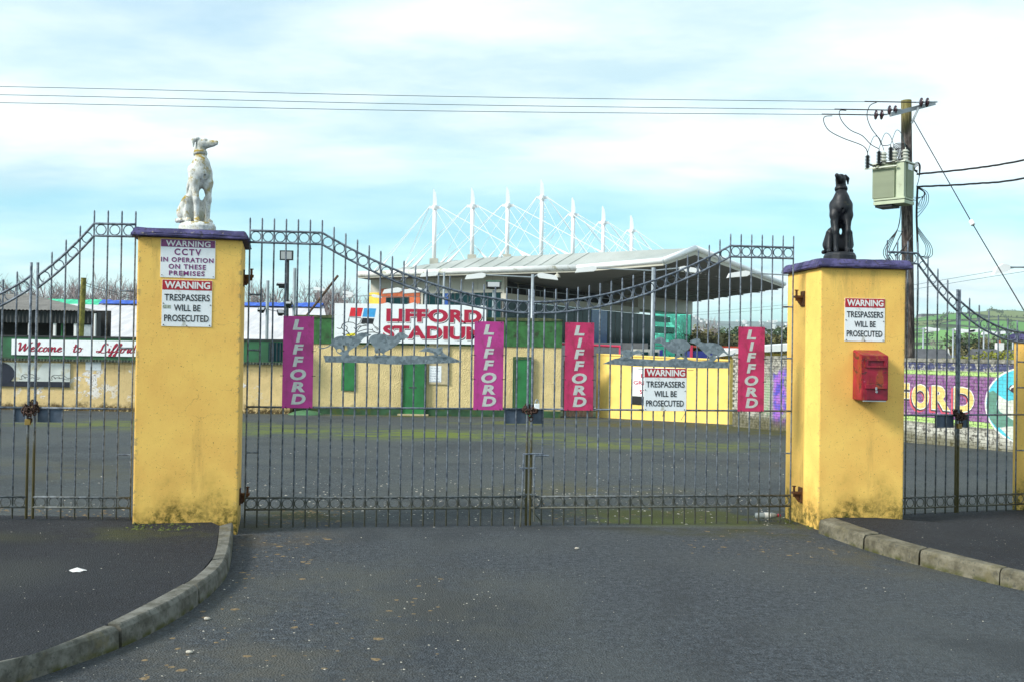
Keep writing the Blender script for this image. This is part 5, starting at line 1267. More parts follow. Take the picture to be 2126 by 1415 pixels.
for k in range(12):
    f = (k + .5) / 12; a_ = sof[2].lerp(sof[4], f) if k < 6 else sof[4].lerp(sof[5], (k - 6) / 6 + .05); a_ = a_ - Vector((0, 0, .06)); b_ = cent - Vector((0, 0, .06)); b_ = a_.lerp(b_, .62)
    obj('soffit_rib', tubeb([a_, b_], .05, 4), M['soffit'], t, world=True)
# soffit lamps
lm = tomesh(lathe([(.05, .32), (.06, .22), (.16, .16), (.22, .0), (.20, -.02)], 10), 'lamp', M['standwall'], False)
for px_, py_, d in ((1157, 576, 66), (1272, 555, 66), (1348, 546, 68), (1405, 565, 74), (1487, 578, 78), (1508, 586, 80), (1537, 605, 82), (1563, 598, 80), (1583, 605, 80)):
    p = at(px_, py_, d); o = obj('soffit_lamp', lm, None, t, p - ew); 
# masts and stays
MPX = [(903.5, 393, 75.4), (982, 390, 74.3), (1055, 388, 73.7), (1126, 373, 75.8), (1190.7, 410, 78.3), (1253.5, 428, 82.6), (1312, 447, 87.8)]
for k, (px_, py_, d) in enumerate(MPX):
    top = at(px_, py_, d); x, y = top.x, top.y; zb = roof_z(x, y); zc_ = top.z - 1.25
    mast = obj('mast', tubeb([(x, y, zb - .1), (x, y, zc_)], .155, 12), M['standwhite'], t, world=True, smooth=True)
    c0 = mast.matrix_local.inverted()
    def sub(nm, bm, m_=M['standwhite'], smooth=False):
        me = tomesh(bm, nm, m_, smooth); me.transform(Matrix.Translation(-ew)); o = bpy.data.objects.new(nm, me); COL.objects.link(o); o.parent = mast; return o
    bm = plate([[(x - .155, zc_ + .02), (x + .15, zc_ + .02), (x + .14, zc_ + .45), (x + .06, zc_ + .95), (x - .09, top.z), (x - .13, top.z - .05), (x - .15, zc_ + .6)]], y - .12, y + .12); sub('mast_tip', bm)
    bm = B(); box(bm, (x, y, zc_ - .12), (.86, .10, .20)); box(bm, (x, y, zc_ - .12), (.10, .86, .20)); tube(bm, [(x, y, zc_ - .30), (x, y, zc_ + .03)], .20, 12); sub('collar', bm)
    bm = B(); box(bm, (x, y, zb + .18), (.62, .62, .5)); sub('base_block', bm, M['standwall'])
    an = [(-4.2, .6), (4.0, -1.0), (7.0, -4.0 if k < 4 else -2.0)]
    if k in (0,): an += [(-2.6, 3)]
    if k >= 3: an += [(4.6, 3.5), (-3.0, -4.2)]
    else: an += [(-5.2, 3.2)]
    for dx, dy in an:
        fx, fy = x + dx, y + dy; fz = roof_z(fx, fy)
        A_ = Vector((x + .40 * (1 if dx > 0 else -1), y, zc_ - .08)); F_ = Vector((fx, fy, fz + .1)); sub('stay', tubeb([A_, F_], .024, 5))
        dd = (A_ - F_).normalized(); sub('stay_foot', tube(B(), [F_ - dd * .2, F_ + dd * .5, F_ + dd * 1.1], [.12, .08, .04], 8))
    for dx, dy in ((-2.6, 2.5), (2.4, -2)): sub('stay', tubeb([(x, y, zc_ - .2), (x + dx, y + dy, roof_z(x + dx, y + dy))], .016, 4))
    if k == 3:
        bm = B(); [box(bm, (x + .24, y - .1, z), (.12, .03, .04)) for z in np.arange(zb + .3, zc_ - .3, .3)]; sub('ladder_rungs', bm)

# ================================================================== LAMP POSTS IN THE CAR PARK
def head(t, x, y, z, sgn, big=1.0):
    bm = B(); L = .62 * big
    pr = [(0, .05), (.16 * sgn, .09), (L * sgn, -.02), ((L + .08) * sgn, -.20), (.10 * sgn, -.13), (0, -.06)]
    if sgn < 0: pr = pr[::-1]
    plate([[(x + a, z + b) for a, b in pr]], y - .13 * big, y + .13 * big, bm); return obj('luminaire', bm, M['standwhite'], t, world=True)
def tlamp(label, px_, py_, d, arms, r=.062, group='twin arm car park lamps', big=1.25, zb=None):
    p = at(px_, py_, d); t = thing('lamp_post', label, 'street lamp', (p.x, d, ground_z(d)), 0, group)
    obj('pole', tubeb([(p.x, d, ground_z(d) - .1), (p.x, d, p.z)], [r * 1.25, r], 10), M['steel'], t, world=True, smooth=True)
    for a in arms:
        e = at(px_ + a, py_ + 2, d); sg = 1 if a > 0 else -1
        obj('arm', tubeb([(p.x + sg * .01, d, p.z - .12), (e.x, d, e.z + .02)], .028, 6), M['steel'], t, world=True); head(t, e.x, d, e.z + .01, sg, big)
    return t
tlamp('twin arm lamp post standing behind the middle stiles of the main gate', 1106, 570, 42, (-98, 10))
tlamp('twin arm lamp post behind the trespass sign on the gate', 1356, 556, 41, (-118, 55))
tlamp('lamp post hidden by the right pillar with one lamp showing to its left', 1652, 566, 40, (-97, 30))
tlamp('lamp post with double raised heads in front of the orange panels', 922, 566, 48, (-12, ), .05)
t_ = tlamp('low lamp post with several angled heads before the grandstand wall', 884, 600, 46, (-50, -8), .05)
tlamp('thin lamp post left of the stadium sign top', 870, 630, 60, (-60, -5), .05, big=.9)
for i, (px_, py_, d, a) in enumerate(((1917, 680, 70, (-20, 4)), (1979, 682, 72, (-30, 3)), (2042.5, 684, 74, (-20, -8)), (2103, 688, 76, (-16, -40)))):
    tlamp(['farthest left', 'second', 'third', 'last'][i] + ' of the thin lamp posts in a row before the green hill', px_, py_, d, a, .055, 'lamp posts before the green hill', 1.3)
for i, (px_, py_, d, a) in enumerate(((632, 597, 66, (20,)), (690, 605, 70, (22,)), (742, 612, 74, (-10, 30)))):
    tlamp(['nearest', 'middle', 'farthest'][i] + ' of the small lamp posts over the hall roof end', px_, py_, d, a, .03, 'small lamps over the hall roof', 1.1)
p = at(2095, 555, 26); t = thing('lamp_post', 'street lamp head reaching in from the right picture edge', 'street lamp', (p.x + 2.6, 26, ground_z(26)))
obj('pole', tubeb([(p.x + 2.6, 26, ground_z(26)), (p.x + 2.6, 26, p.z + .05)], .07, 10), M['steel'], t, world=True); obj('arm', tubeb([(p.x + 2.6, 26, p.z + .03), (p.x, 26, p.z)], .024, 6), M['steel'], t, world=True); head(t, p.x, 26, p.z, -1, .55)
# flood lamps on poles at the left
def flood(t, x, y, z, w, h, tilt=0, yaw=0, frontm=None):
    rot = Matrix.Rotation(yaw, 3, 'Z') @ Matrix.Rotation(tilt, 3, 'X'); o = obj('flood_lamp', plate([[(-w / 2, -h / 2), (w / 2, -h / 2), (w / 2, h / 2), (-w / 2, h / 2)]], -.02, .06), M['black'], t, Vector((x, y, z)) - Vector(t.location), rot.to_euler())
    bm = boxmm(-w * .3, w * .3, .06, .16, -h * .3, h * .3); obj('housing', bm, M['black'], o)
    obj('lens', boxmm(-w * .40, w * .40, -.028, -.021, -h * .38, h * .38), M['lampglass'], o); return o
FY = 39.5
p = at(597.5, 541, FY); t = thing('flood_lamp_post', 'dark post with a square flood lamp on top above the magenta banner', 'flood lamp', (p.x, FY, ground_z(FY)))
obj('pole', tubeb([(p.x, FY, ground_z(FY)), (p.x, FY, p.z)], [.085, .06], 10), M['darkmetal'], t, world=True)
flood(t, at(596, 531, FY).x, FY - .1, at(596, 531, FY).z, .52, .38); flood(t, at(586, 590, FY).x, FY - .1, at(586, 590, FY).z, .36, .24, radians(-75)); flood(t, at(600, 630, FY).x, FY - .15, at(600, 630, FY).z, .26, .22, radians(-60))
obj('cable', tubeb(spline([at(594, 596, FY), at(585, 603, FY), at(581, 615, FY), at(592, 630, FY)], 4), .012, 4), M['wire'], t, world=True)
for px_, top_, lb in ((556, 583, 'left grey steel pole standing before the pale hall roof'), (612, 557, 'taller grey steel pole standing just right of the flood lamp post')):
    p = at(px_, top_, 44); t = thing('steel_pole', lb, 'pole', (p.x, 44, ground_z(44)), 0, 'grey steel poles by the hall'); obj('pole_shaft', tubeb([(p.x, 44, ground_z(44)), (p.x, 44, p.z)], .07, 10), M['steel'], t, world=True)
    q_ = at(px_ - 12, 642 if px_ < 580 else 632, 44); flood(t, q_.x, 43.9, q_.z, .3, .26, radians(-55)); obj('bracket', tubeb([q_, (p.x, 44, q_.z + .15)], .02, 5), M['darkmetal'], t, world=True)
    if px_ < 580:
        q_ = at(584, 648, 44); flood(t, q_.x, 43.9, q_.z, .3, .26, radians(-50), radians(30)); obj('bracket', tubeb([q_, (p.x, 44, q_.z + .1)], .015, 5), M['darkmetal'], t, world=True)
a_, b_ = at(637, 655, 37.5), at(702, 572, 37.5)
t = thing('leaning_pole', 'thin dark pole leaning to the right over the entrance block corner', 'pole', tuple(a_)); obj('pole_shaft', tubeb([a_ - (b_ - a_) * .05, b_], .045, 8), M['wood'], t, world=True)
p0, p1 = at(167, 706, 40), at(174, 577, 40)
t = thing('mossy_post', 'mossy leaning wooden post in front of the dark shed', 'post', (p0.x, 40, ground_z(40))); obj('post_shaft', tubeb([p0 - (p1 - p0) * .9, p1], [.13, .10], 10), M['mosspole'], t, world=True)
bm = B(); q_ = at(283, 618, 46)
for dz in (0, -.1): tube(bm, [p1 + Vector((.05, 0, -.2 + dz)), p1.lerp(q_, .5) + Vector((0, 0, -.12 + dz)), q_ + Vector((0, 0, dz))], .012, 4)
obj('stay_wire', bm, M['darkmetal'], t, world=True)
p = at(1025, 592, 39); t = thing('flood_lamp_post', 'dark green box flood lamp facing left above the stadium sign end', 'flood lamp', (p.x, 39, ground_z(39)))
obj('pole', tubeb([(p.x, 39, ground_z(39)), (p.x, 39, p.z - .2)], .05, 8), M['steel'], t, world=True)
o = flood(t, p.x, 38.9, p.z, .56, .30, radians(-35)); 
obj('hood', boxmm(-.30, .30, -.02, .2, .152, .19), plain('green lamp hood', (.03, .12, .07), .5), o)

# ================================================================== UTILITY POLE
UY = 28.0
pt_ = at(1881.5, 209, UY); pb_ = at(1886, 742, UY)
t = thing('utility_pole', 'tall weathered timber utility pole with a steel crossarm', 'utility pole', (pb_.x, UY, ground_z(UY)))
up_ = Vector((pb_.x, UY, ground_z(UY))); topz = pt_.z
obj('pole_shaft', tubeb([(pb_.x + .01, UY, ground_z(UY) - .3), (pb_.x, UY, 2), ((pb_.x + pt_.x) / 2, UY, 5), (pt_.x, UY, topz)], [.175, .165, .155, .14], 16), M['pole'], t, world=True, smooth=True)
PU = lambda x, y, d=UY: at(x, y, d)
a_, b_ = PU(1843, 242, 27.75), PU(1946, 211, 27.75); a_.y = 27.55; b_.y = 27.95
def bar(p, q, s): 
    bm = B(); d = (q - p); L = d.length; m = d.to_track_quat('X', 'Z').to_matrix(); box(bm, (p + q) / 2, (L, s, s * 1.1), rot=m); return bm
obj('crossarm', bar(a_, b_, .10), M['steel'], t, world=True); obj('crossarm_brace', bar(PU(1907, 224, 27.7), PU(1893, 256, 27.8), .045), M['steel'], t, world=True)
disc = tomesh(lathe([(.03, -.055), (.05, -.045), (.125, -.02), (.13, 0), (.05, .03), (.035, .05)], 14, 'X'), 'insulator_disc', M['porcelain'], True)
WIRE = []
for ys, xs_, tail in ((213, (1913, 1925.5), 1946), (229, (1847, 1859), 1872), (239, (1819, 1831), 1843)):
    for x in xs_: obj('insulator_disc', disc, None, t, PU(x, ys, 27.6) - up_)
    obj('insulator_rod', tubeb([PU(xs_[0] - 12, ys, 27.6), PU(tail, ys - 1, 27.6)], .022, 6), M['steel'], t, world=True)
    WIRE.append((PU(xs_[0] - 12, ys, 27.6), ys))
for (p, ys), yl, nm in zip(WIRE, (180, 197, 213.5), ('top', 'middle', 'lowest')):
    q_ = at(-25, yl - .4, 27.6); q2 = at(-900, yl - 12, 27.6)
    pts = [p, p.lerp(q_, .5) + Vector((0, 0, -.06)), q_, q2]
    w_ = thing('overhead_wire', nm + ' of the three thin overhead wires crossing the sky', 'wire', tuple(p), 0, 'three overhead wires'); obj('conductor', tubeb(spline(pts, 6), .0085, 5), M['wiregreen'], w_, world=True)
    obj('grip', tubeb([p, p.lerp(q_, .055)], .017, 5), M['wire'], w_, world=True)
# transformer
TC = at(1852, 383, 27.45); t = thing('transformer', 'pale green pole mounted transformer box with cooling fins', 'transformer', (TC.x, TC.y, TC.z - .52), radians(-44))
tw, td, th = .93, .66, 1.04
obj('tank', boxmm(-tw / 2 + .06, tw / 2 - .06, -td / 2 + .06, td / 2 - .06, .06, th), M['trafo'], t)
f1 = tomesh(boxmm(-.006, .006, -.07, 0, .12, th - .03), 'fin', M['trafo']); f2 = tomesh(boxmm(0, .085, -.008, .008, .12, th - .03), 'fin', M['trafo'])
for i in range(24): obj('fin', f1, None, t, (-tw / 2 + .07 + (tw - .34) * i / 23, -td / 2 + .06, 0))
for i in range(10): obj('fin', f2, None, t, (tw / 2 - .06, -td / 2 + .20 + (td - .28) * i / 9, 0))
obj('corner_post', boxmm(tw / 2 - .20, tw / 2 + .0, -td / 2 - .0, -td / 2 + .14, .10, th), M['trafo'], t)
obj('lid', boxmm(-tw / 2 - .02, tw / 2 + .04, -td / 2 - .03, td / 2 + .02, th + .002, th + .035), M['trafolid'], t)
obj('base_channel', boxmm(-tw / 2 + .10, tw / 2 + .03, -td / 2 - .02, td / 2 - .05, .055, .10), M['trafo'], t); obj('base_channel', boxmm(-tw / 2 + .10, tw / 2 + .03, -td / 2 - .02, td / 2 - .05, -.06, .03), M['trafo'], t)
obj('base_core', boxmm(-tw / 2 + .14, tw / 2 - .02, -td / 2 + .03, td / 2 - .09, -.055, .09), M['darkmetal'], t); obj('bracket', boxmm(-tw / 2 + .12, .12, -td / 2 + .05, td / 2 - .1, -.12, -.062), M['darkmetal'], t)
obj('nameplate', boxmm(tw / 2 + .028, tw / 2 + .034, -td / 2 + .20, -td / 2 + .47, th - .19, th - .035), M['white'], t)
def sheds(n, r0, r1, h): 
    pr = [(r0, 0)]
    for i in range(n): z = h * (i + .3) / n; pr += [(r0, z), (r1, z + .1 * h / n), (r1 * .96, z + .2 * h / n), (r0, z + .42 * h / n)]
    return lathe(pr + [(r0, h), (.012, h + .02), (.012, h + .07)], 12)
arr = tomesh(sheds(9, .038, .075, .36), 'surge_arrester', M['rubber']); bush = tomesh(sheds(4, .065, .105, .34), 'bushing', M['ceramic'])
TM = Matrix.Translation(t.location) @ Matrix.Rotation(t.rotation_euler.z, 4, 'Z')
tops = []
for i, x in enumerate((-.50, -.18, .14)):
    p_ = (x, -td / 2 - .10 + .0, th - .10 + .07 * i); obj('surge_arrester', arr, None, t, p_); tops.append(TM @ Vector((x, -td / 2 - .1, p_[2] + .43)))
btops = []
for i, x in enumerate((-.24, .06, .36)):
    p_ = (x, .0, th + .035); obj('bushing', bush, None, t, p_); btops.append(TM @ Vector((x, 0, p_[2] + .41)))
obj('arrester_bar', boxmm(-tw / 2 - .12, .32, -td / 2 - .13, -td / 2 - .07, th - .12, th - .09), M['trafolid'], t)
bm = B(); tube(bm, spline([(-.5, -td / 2 - .06, th + .02), (-.3, -td / 2 - .09, th - .05), (-.1, -td / 2 - .05, th + .05), (.1, -td / 2 - .09, th), (.4, -td / 2 - .05, th + .06)], 5), .014, 5); tube(bm, [(p[0], p[1], p[2]) for p in spline([(-.32, -td / 2 - .1, th - .02), (-.22, -td / 2 - .13, th - .12), (-.1, -td / 2 - .11, th - .02)], 5)], .012, 5)
obj('earth_lead', bm, M['wire'], t)
# looping leads and cables
def cable(name, label, pts, r, mat='wire', group=None, n=6, sides=5):
    pts = [Vector(p) for p in pts]; o = thing(name, label, 'cable', tuple(pts[0]), 0, group); obj('strand', tubeb(spline(pts, n), r, sides), M[mat], o, world=True, smooth=True); return o
Y_ = 27.4
cable('jumper_lead', 'curved lead from the top wire down to the right arrester', [PU(1820, 213, 27.6), PU(1806, 220, 27.6), PU(1800, 240, 27.5), PU(1808, 265, Y_), PU(1824, 287, Y_), PU(1832, 302, 27.2), tops[2]], .012, 'wire', 'jumper leads')
cable('jumper_lead', 'curved lead from the middle wire down to the central arrester', [PU(1757, 230, 27.6), PU(1743, 231, 27.6), PU(1747, 250, 27.5), PU(1765, 270, Y_), PU(1790, 282, Y_), PU(1808, 300, 27.2), tops[1]], .012, 'wire', 'jumper leads')
cable('jumper_lead', 'curved lead from the lowest wire down to the left arrester', [PU(1728, 241, 27.6), PU(1712, 243, 27.6), PU(1711, 255, 27.5), PU(1722, 272, Y_), PU(1750, 287, Y_), PU(1785, 300, Y_), PU(1797, 308, 27.2), tops[0]], .012, 'wire', 'jumper leads')
for i in range(3):
    m_ = (tops[i] + btops[i]) / 2 + Vector((0, 0, .42)); cable('bushing_lead', ['left', 'central', 'right'][i] + ' thin hoop lead joining arrester and bushing on the transformer', [tops[i] + Vector((0, 0, .02)), tops[i].lerp(m_, .6) + Vector((0, 0, .12)), m_, btops[i].lerp(m_, .5) + Vector((0, 0, .1)), btops[i]], .009, 'wiregreen', 'hoop leads')
bm = B()
for k in range(5): tube(bm, spline([PU(1853 + 2 * k, 312, 27.6), PU(1858 + 3 * k, 300 + 2 * k, 27.7), PU(1872 + 3 * k, 298 + 3 * k, 27.78), PU(1884 + 2 * k, 304 + 3 * k, 27.8), PU(1889, 320 + 3 * k, 27.8)], 5), .012, 5)
for k in range(4): tube(bm, spline([PU(1862 + 3 * k, 308, 27.6), PU(1864 + 3 * k, 322, 27.6), PU(1868 + 3 * k, 338, 27.6)], 4), .014, 5)
props(obj('cable_bundle', bm, M['wire']), 'black cables looped over the transformer lid against the pole', 'cable')
bm = B()
for k in range(4):
    tube(bm, spline([PU(1905, 360 - 2 * k, 27.7), PU(1897 + k, 353, 27.7 - .02 * k), PU(1896 + 1.5 * k, 345 + k, 27.7), PU(1904 + k, 337 + 2 * k, 27.7), PU(1911 - k, 345, 27.7), PU(1908, 370, 27.7), PU(1903, 388, 27.7)], 5), .010, 5)
for k in range(5): tube(bm, spline([PU(1903, 390, 27.7), PU(1912 + 2 * k, 391 + 2.5 * k, 27.7), PU(1926 - 3.2 * k, 401 + 3 * k, 27.7 - .03 * k), PU(1927 - 4.5 * k, 420, 27.7), PU(1916 - 2 * k, 438 - 3 * k, 27.7), PU(1904, 452 - 9 * k, 27.7)], 5), .009, 5)
for k in range(3): tube(bm, [PU(1898, 418 - 4 * k, 27.7), PU(1922 - 2 * k, 404 + 3 * k, 27.7)], .009, 4)
tube(bm, spline([PU(1905, 388, 27.7), PU(1903, 440, 27.7), PU(1904, 480, 27.7), PU(1906, 530, 27.7)], 5), .028, 6)
for k in range(4): tube(bm, spline([PU(1904, 470 + 3 * k, 27.7), PU(1920 - 3 * k, 492, 27.7 - .02 * k), PU(1934 - 4 * k, 512, 27.7), PU(1935 - 5 * k, 531, 27.7), PU(1920 - 3 * k, 538 - 2 * k, 27.7)], 5), .010, 5)
props(obj('cable_bundle', bm, M['wire']), 'coiled black cables hanging down the right side of the utility pole', 'cable')
bm = B()
for k in range(4): tube(bm, spline([PU(1870, 420, 27.6), PU(1869.5, 445, 27.6), PU(1864, 475, 27.6 - .02 * k), PU(1845 + 3 * k, 500, 27.6), PU(1834 + 4 * k, 522, 27.6), PU(1838 + 5 * k, 537, 27.6), PU(1850 + 3 * k, 546, 27.6)], 5), .011, 5)
tube(bm, [PU(1874, 480, 27.6), PU(1852, 525, 27.6)], .014, 5); tube(bm, spline([PU(1895, 488, 27.6), PU(1884, 505, 27.6), PU(1874, 518, 27.6), PU(1858, 532, 27.6)], 4), .022, 5); tube(bm, [PU(1864, 480, 27.6), PU(1875, 481, 27.7)], .01, 4)
props(obj('cable_bundle', bm, M['wire']), 'thick black cables bowing out left of the utility pole below the transformer', 'cable')
for (y0_, y1_, lb) in ((362, 330, 'upper of the two thick twisted cables running right from the pole'), (388, 368, 'lower of the two thick twisted cables running right from the pole')):
    a_, b_ = PU(1903, y0_, 27.7), at(2140, y1_, 27.0); c_ = at(2500, y1_ - 75, 26); pth = spline([a_, a_.lerp(b_, .5) + Vector((0, 0, -.05)), b_, c_], 14)
    o = thing('service_cable', lb, 'cable', tuple(a_), 0, 'twisted service cables')
    for ph in (0, 2.1, 4.2): obj('strand', tubeb([p + Vector((0, .016 * cos(ph + i * .6), .016 * sin(ph + i * .6))) for i, p in enumerate(pth)], .0135, 5), M['wire'], o, world=True)
a_, m_, b_ = PU(1896, 248, 27.8), at(2018, 463, 24.5), at(2132, 655, 21.5); e_ = at(2330, 985, 17.6)
t = thing('stay_wire', 'slanting stay wire with a small white insulator right of the pole', 'wire', tuple(a_)); obj('strand', tubeb([a_, m_, b_, e_], .013, 5), M['wire'], t, world=True)
dd = (b_ - a_).normalized(); obj('stay_insulator', tubeb([m_ - dd * .09, m_ - dd * .07, m_ + dd * .07, m_ + dd * .09], [.03, .055, .055, .03], 8), M['whiteclean'], t, world=True)
for y0_, y1_, lb in ((589, 551, 'upper'), (594, 562, 'lower')):
    p0, p1 = at(1420, y0_ + 62, 60), at(2140, y1_, 30); cable('phone_line', lb + ' of the two thin lines slanting behind the right pillar', [p0, p0.lerp(p1, .5) + Vector((0, 0, -.25)), p1, p1 + (p1 - p0) * .2], .007, 'wiregreen', 'thin lines behind the right pillar')
p0 = PU(1907, 560, 27.7); cable('earth_wire', 'thin vertical wire hanging beside the utility pole', [p0, PU(1907, 640, 27.7), PU(1902, 662, 27.7)], .006, 'wiregreen')

# ================================================================== HILLS, HOUSES, TREES
def smooth(a, b, x): x = min(max((x - a) / (b - a), 0), 1); return x * x * (3 - 2 * x)
nz = [R.uniform(0, 6.28) for _ in range(12)]
def wob(a): return sum(sin(a * f + nz[i]) * g for i, (f, g) in enumerate(((9, .5), (21, .25), (47, .12), (90, .08), (160, .05))))
bm = B(); NX, NY = 150, 60; g = []
for j in range(NY + 1):
    y = 260 * (1500 / 260) ** (j / NY); row = []
    for i in range(NX + 1):
        r_ = .12 + .62 * i / NX; x = r_ * y
        Hs = 50 + 6 * wob(r_ * .8); prof = smooth(.20, .47, r_) ** .8 * Hs + 10 * smooth(.47, .75, r_)
        fy = smooth(330, 1060, y) * (1 - .55 * smooth(1080, 1500, y)); row.append(bm.verts.new((x, y, -2.2 + prof * fy)))
    g.append(row)
for j in range(NY):
    for i in range(NX): bm.faces.new((g[j][i], g[j][i + 1], g[j + 1][i + 1], g[j + 1][i]))
props(obj('green_hill', bm, M['fields'], smooth=True), kind='structure')
def hill_z(x, y):
    r_ = x / y; Hs = 50 + 6 * wob(r_ * .8); prof = smooth(.20, .47, r_) ** .8 * Hs + 10 * smooth(.47, .75, r_); return -2.2 + prof * smooth(330, 1060, y) * (1 - .55 * smooth(1080, 1500, y))
bm = B()
lines = [((.30, 520), (.62, 560)), ((.33, 640), (.60, 600)), ((.36, 760), (.62, 820)), ((.40, 900), (.60, 930)), ((.36, 1040), (.60, 1060)), ((.41, 560), (.43, 900)), ((.50, 600), (.47, 1040)), ((.455, 420), (.47, 640)), ((.55, 560), (.56, 1000)), ((.34, 460), (.60, 470)), ((.45, 700), (.58, 690))]
for li, ((ra, ya), (rb_, yb)) in enumerate(lines):
    L = hypot(rb_ * yb - ra * ya, yb - ya)
    for k in range(int(L / 4.5)):
        f = R.random(); y = ya + (yb - ya) * f + R.uniform(-2, 2); x = (ra + (rb_ - ra) * f) * y + R.uniform(-1.5, 1.5); z0_ = hill_z(x, y); hh = R.uniform(.8, 2.0) * (2.4 if sin(f * 40 + li * 2) > .85 else 1)
        for q3 in range(3):
            p = Vector((x + R.gauss(0, 1), y, z0_ + hh * R.uniform(.2, 1))); s_ = R.uniform(.5, 1.0); a = Vector((R.gauss(0, 1), R.gauss(0, 1), R.gauss(0, 1))).normalized(); b = a.orthogonal().normalized(); c2 = a.cross(b); poly(bm, [p + b * s_, p + c2 * s_ * .7, p - b * s_, p - c2 * s_ * .7])
props(obj('hill_hedgerows', bm, M['leafdark']), kind='stuff')
bm = B(); NX, NY = 160, 24; g = []
for j in range(NY + 1):
    y = 1500 * (4200 / 1500) ** (j / NY); row = []
    for i in range(NX + 1):
        r_ = -.6 + 1.3 * i / NX; x = r_ * y
        Hs = (40 + 62 * smooth(.02, .16, r_) + 14 * smooth(.2, .17, r_) * smooth(.05, .15, r_)) + 7 * wob(r_)
        row.append(bm.verts.new((x, y, -2.2 + (Hs - 2) * smooth(1500, 3000, y) * (1 - .4 * smooth(3100, 4200, y)))))
    g.append(row)
for j in range(NY):
    for i in range(NX): bm.faces.new((g[j][i], g[j][i + 1], g[j + 1][i + 1], g[j + 1][i]))
props(obj('far_hills', bm, M['farhill'], smooth=True), kind='structure')
farhill = bpy.data.objects['far_hills']; 
def far_z(x, y):
    r_ = x / y; Hs = (40 + 62 * smooth(.02, .16, r_) + 14 * smooth(.2, .17, r_) * smooth(.05, .15, r_)) + 7 * wob(r_); return -2.2 + (Hs - 2) * smooth(1500, 3000, y) * (1 - .4 * smooth(3100, 4200, y))
bm = B()
for k in range(130):
    y = R.uniform(1950, 2350) if k % 3 else R.uniform(2300, 2800); r_ = R.uniform(.13, .31); x = r_ * y; w_ = R.uniform(5, 10)
    box(bm, (x, y, far_z(x, y) + 2.2), (w_, 7, 5.5), R.uniform(-.5, .5))
props(obj('far_town_houses', bm, M['housewall']), kind='stuff')
y = 2300; x = .268 * y; z = far_z(x, y)
t = thing('distant_building', 'large pale building with a chimney tower on the far wooded hill', 'building', (x, y, z)); 
obj('block', boxmm(-14, 12, -8, 8, -4, 13), plain('cream distant wall', (.62, .58, .46), .8), t); obj('wing', boxmm(12.1, 30, -7, 7, -4, 9), plain('cream distant wall', (.62, .58, .46), .8), t); obj('tower', boxmm(-24, -19, -3, 3, -4, 17), M['housewall'], t)
# farm buildings on the skyline of the green hill
for px_, w_, lb in ((1945, 36, 'long grey farm shed on the skyline of the green hill'), (1985, 14, 'small white farmhouse beside the skyline shed')):
    p = at(px_, 655, 1000); t = thing('farm_building', lb, 'farm building', (p.x, 1000, p.z - 5.5)); obj('walls', boxmm(-w_ / 2, w_ / 2, -6, 6, -3, 4), M['housewall'], t)
    obj('roof', plate([[(-w_ / 2 - .5, 4.02), (w_ / 2 + .5, 4.02), (w_ / 2 - 1, 6.6), (-w_ / 2 + 1, 6.6)]], -6.5, 6.5), M['slate'], t)
def bungalow(label, px0, px1, ridge_py, d, gable=None, chim=None):
    a_, b_ = at(px0, ridge_py, d), at(px1, ridge_py, d); zr_ = a_.z; ze_ = zr_ - 1.75; zg = ground_z(d); w_ = b_.x - a_.x
    t = thing('bungalow', label, 'house', (a_.x, d, zg), 0, 'bungalows beyond the mural wall')
    obj('wall', boxmm(.1, w_ - .1, -3.1, 3.1, -.1, ze_ - zg + .02), M['housewall'], t)
    bm = B(); v = [(-.25, -3.5, ze_ - zg - .12), (w_ + .25, -3.5, ze_ - zg - .12), (w_ + .25, 0, zr_ - zg), (-.25, 0, zr_ - zg), (-.25, 3.5, ze_ - zg - .12), (w_ + .25, 3.5, ze_ - zg - .12)]
    q_ = [bm.verts.new(p) for p in v]; bm.faces.new(q_[:4]); bm.faces.new((q_[3], q_[2], q_[5], q_[4])); bm.faces.new((q_[0], q_[3], q_[4])); bm.faces.new((q_[1], q_[5], q_[2]))
    rf = obj('roof', bm, M['slate'], t)
    for c_ in chim or []:
        cx = at(c_, ridge_py, d).x - a_.x; ch = obj('chimney', boxmm(cx - .19, cx + .19, -.2, .2, zr_ - zg - .4, zr_ - zg + .36, .02), M['housewall'], t); obj('pot', lathe([(.08, zr_ - zg + .36), (.07, zr_ - zg + .5)], 10, 'Z', (cx, 0, 0)), plain('terracotta pot', (.45, .12, .05), .8), ch)
    if gable:
        gx = at(gable, ridge_py, d).x - a_.x; bm = plate([[(w_ + .28, ze_ - zg - .2), (w_ + .95, ze_ - zg - .2), (w_ + .42, zr_ - zg + .02)]], -.15, .15); obj('gable', bm, M['housewall'], t)
    for k in range(3): obj('window', boxmm(w_ * (.2 + .25 * k), w_ * (.2 + .25 * k) + .9, -3.16, -3.11, .9, 1.9), M['glassdark'], t)
bungalow('slate roofed bungalow with a narrow white gable left of the gate stiles', 1870, 1953, 722.5, 62, 1963)
bungalow('slate roofed bungalow with a white chimney by the low yellow pillar', 2026, 2150, 723.5, 60, None, (2075,))
bungalow('small distant bungalow roof between the two nearer bungalows', 1975, 2030, 737, 75)

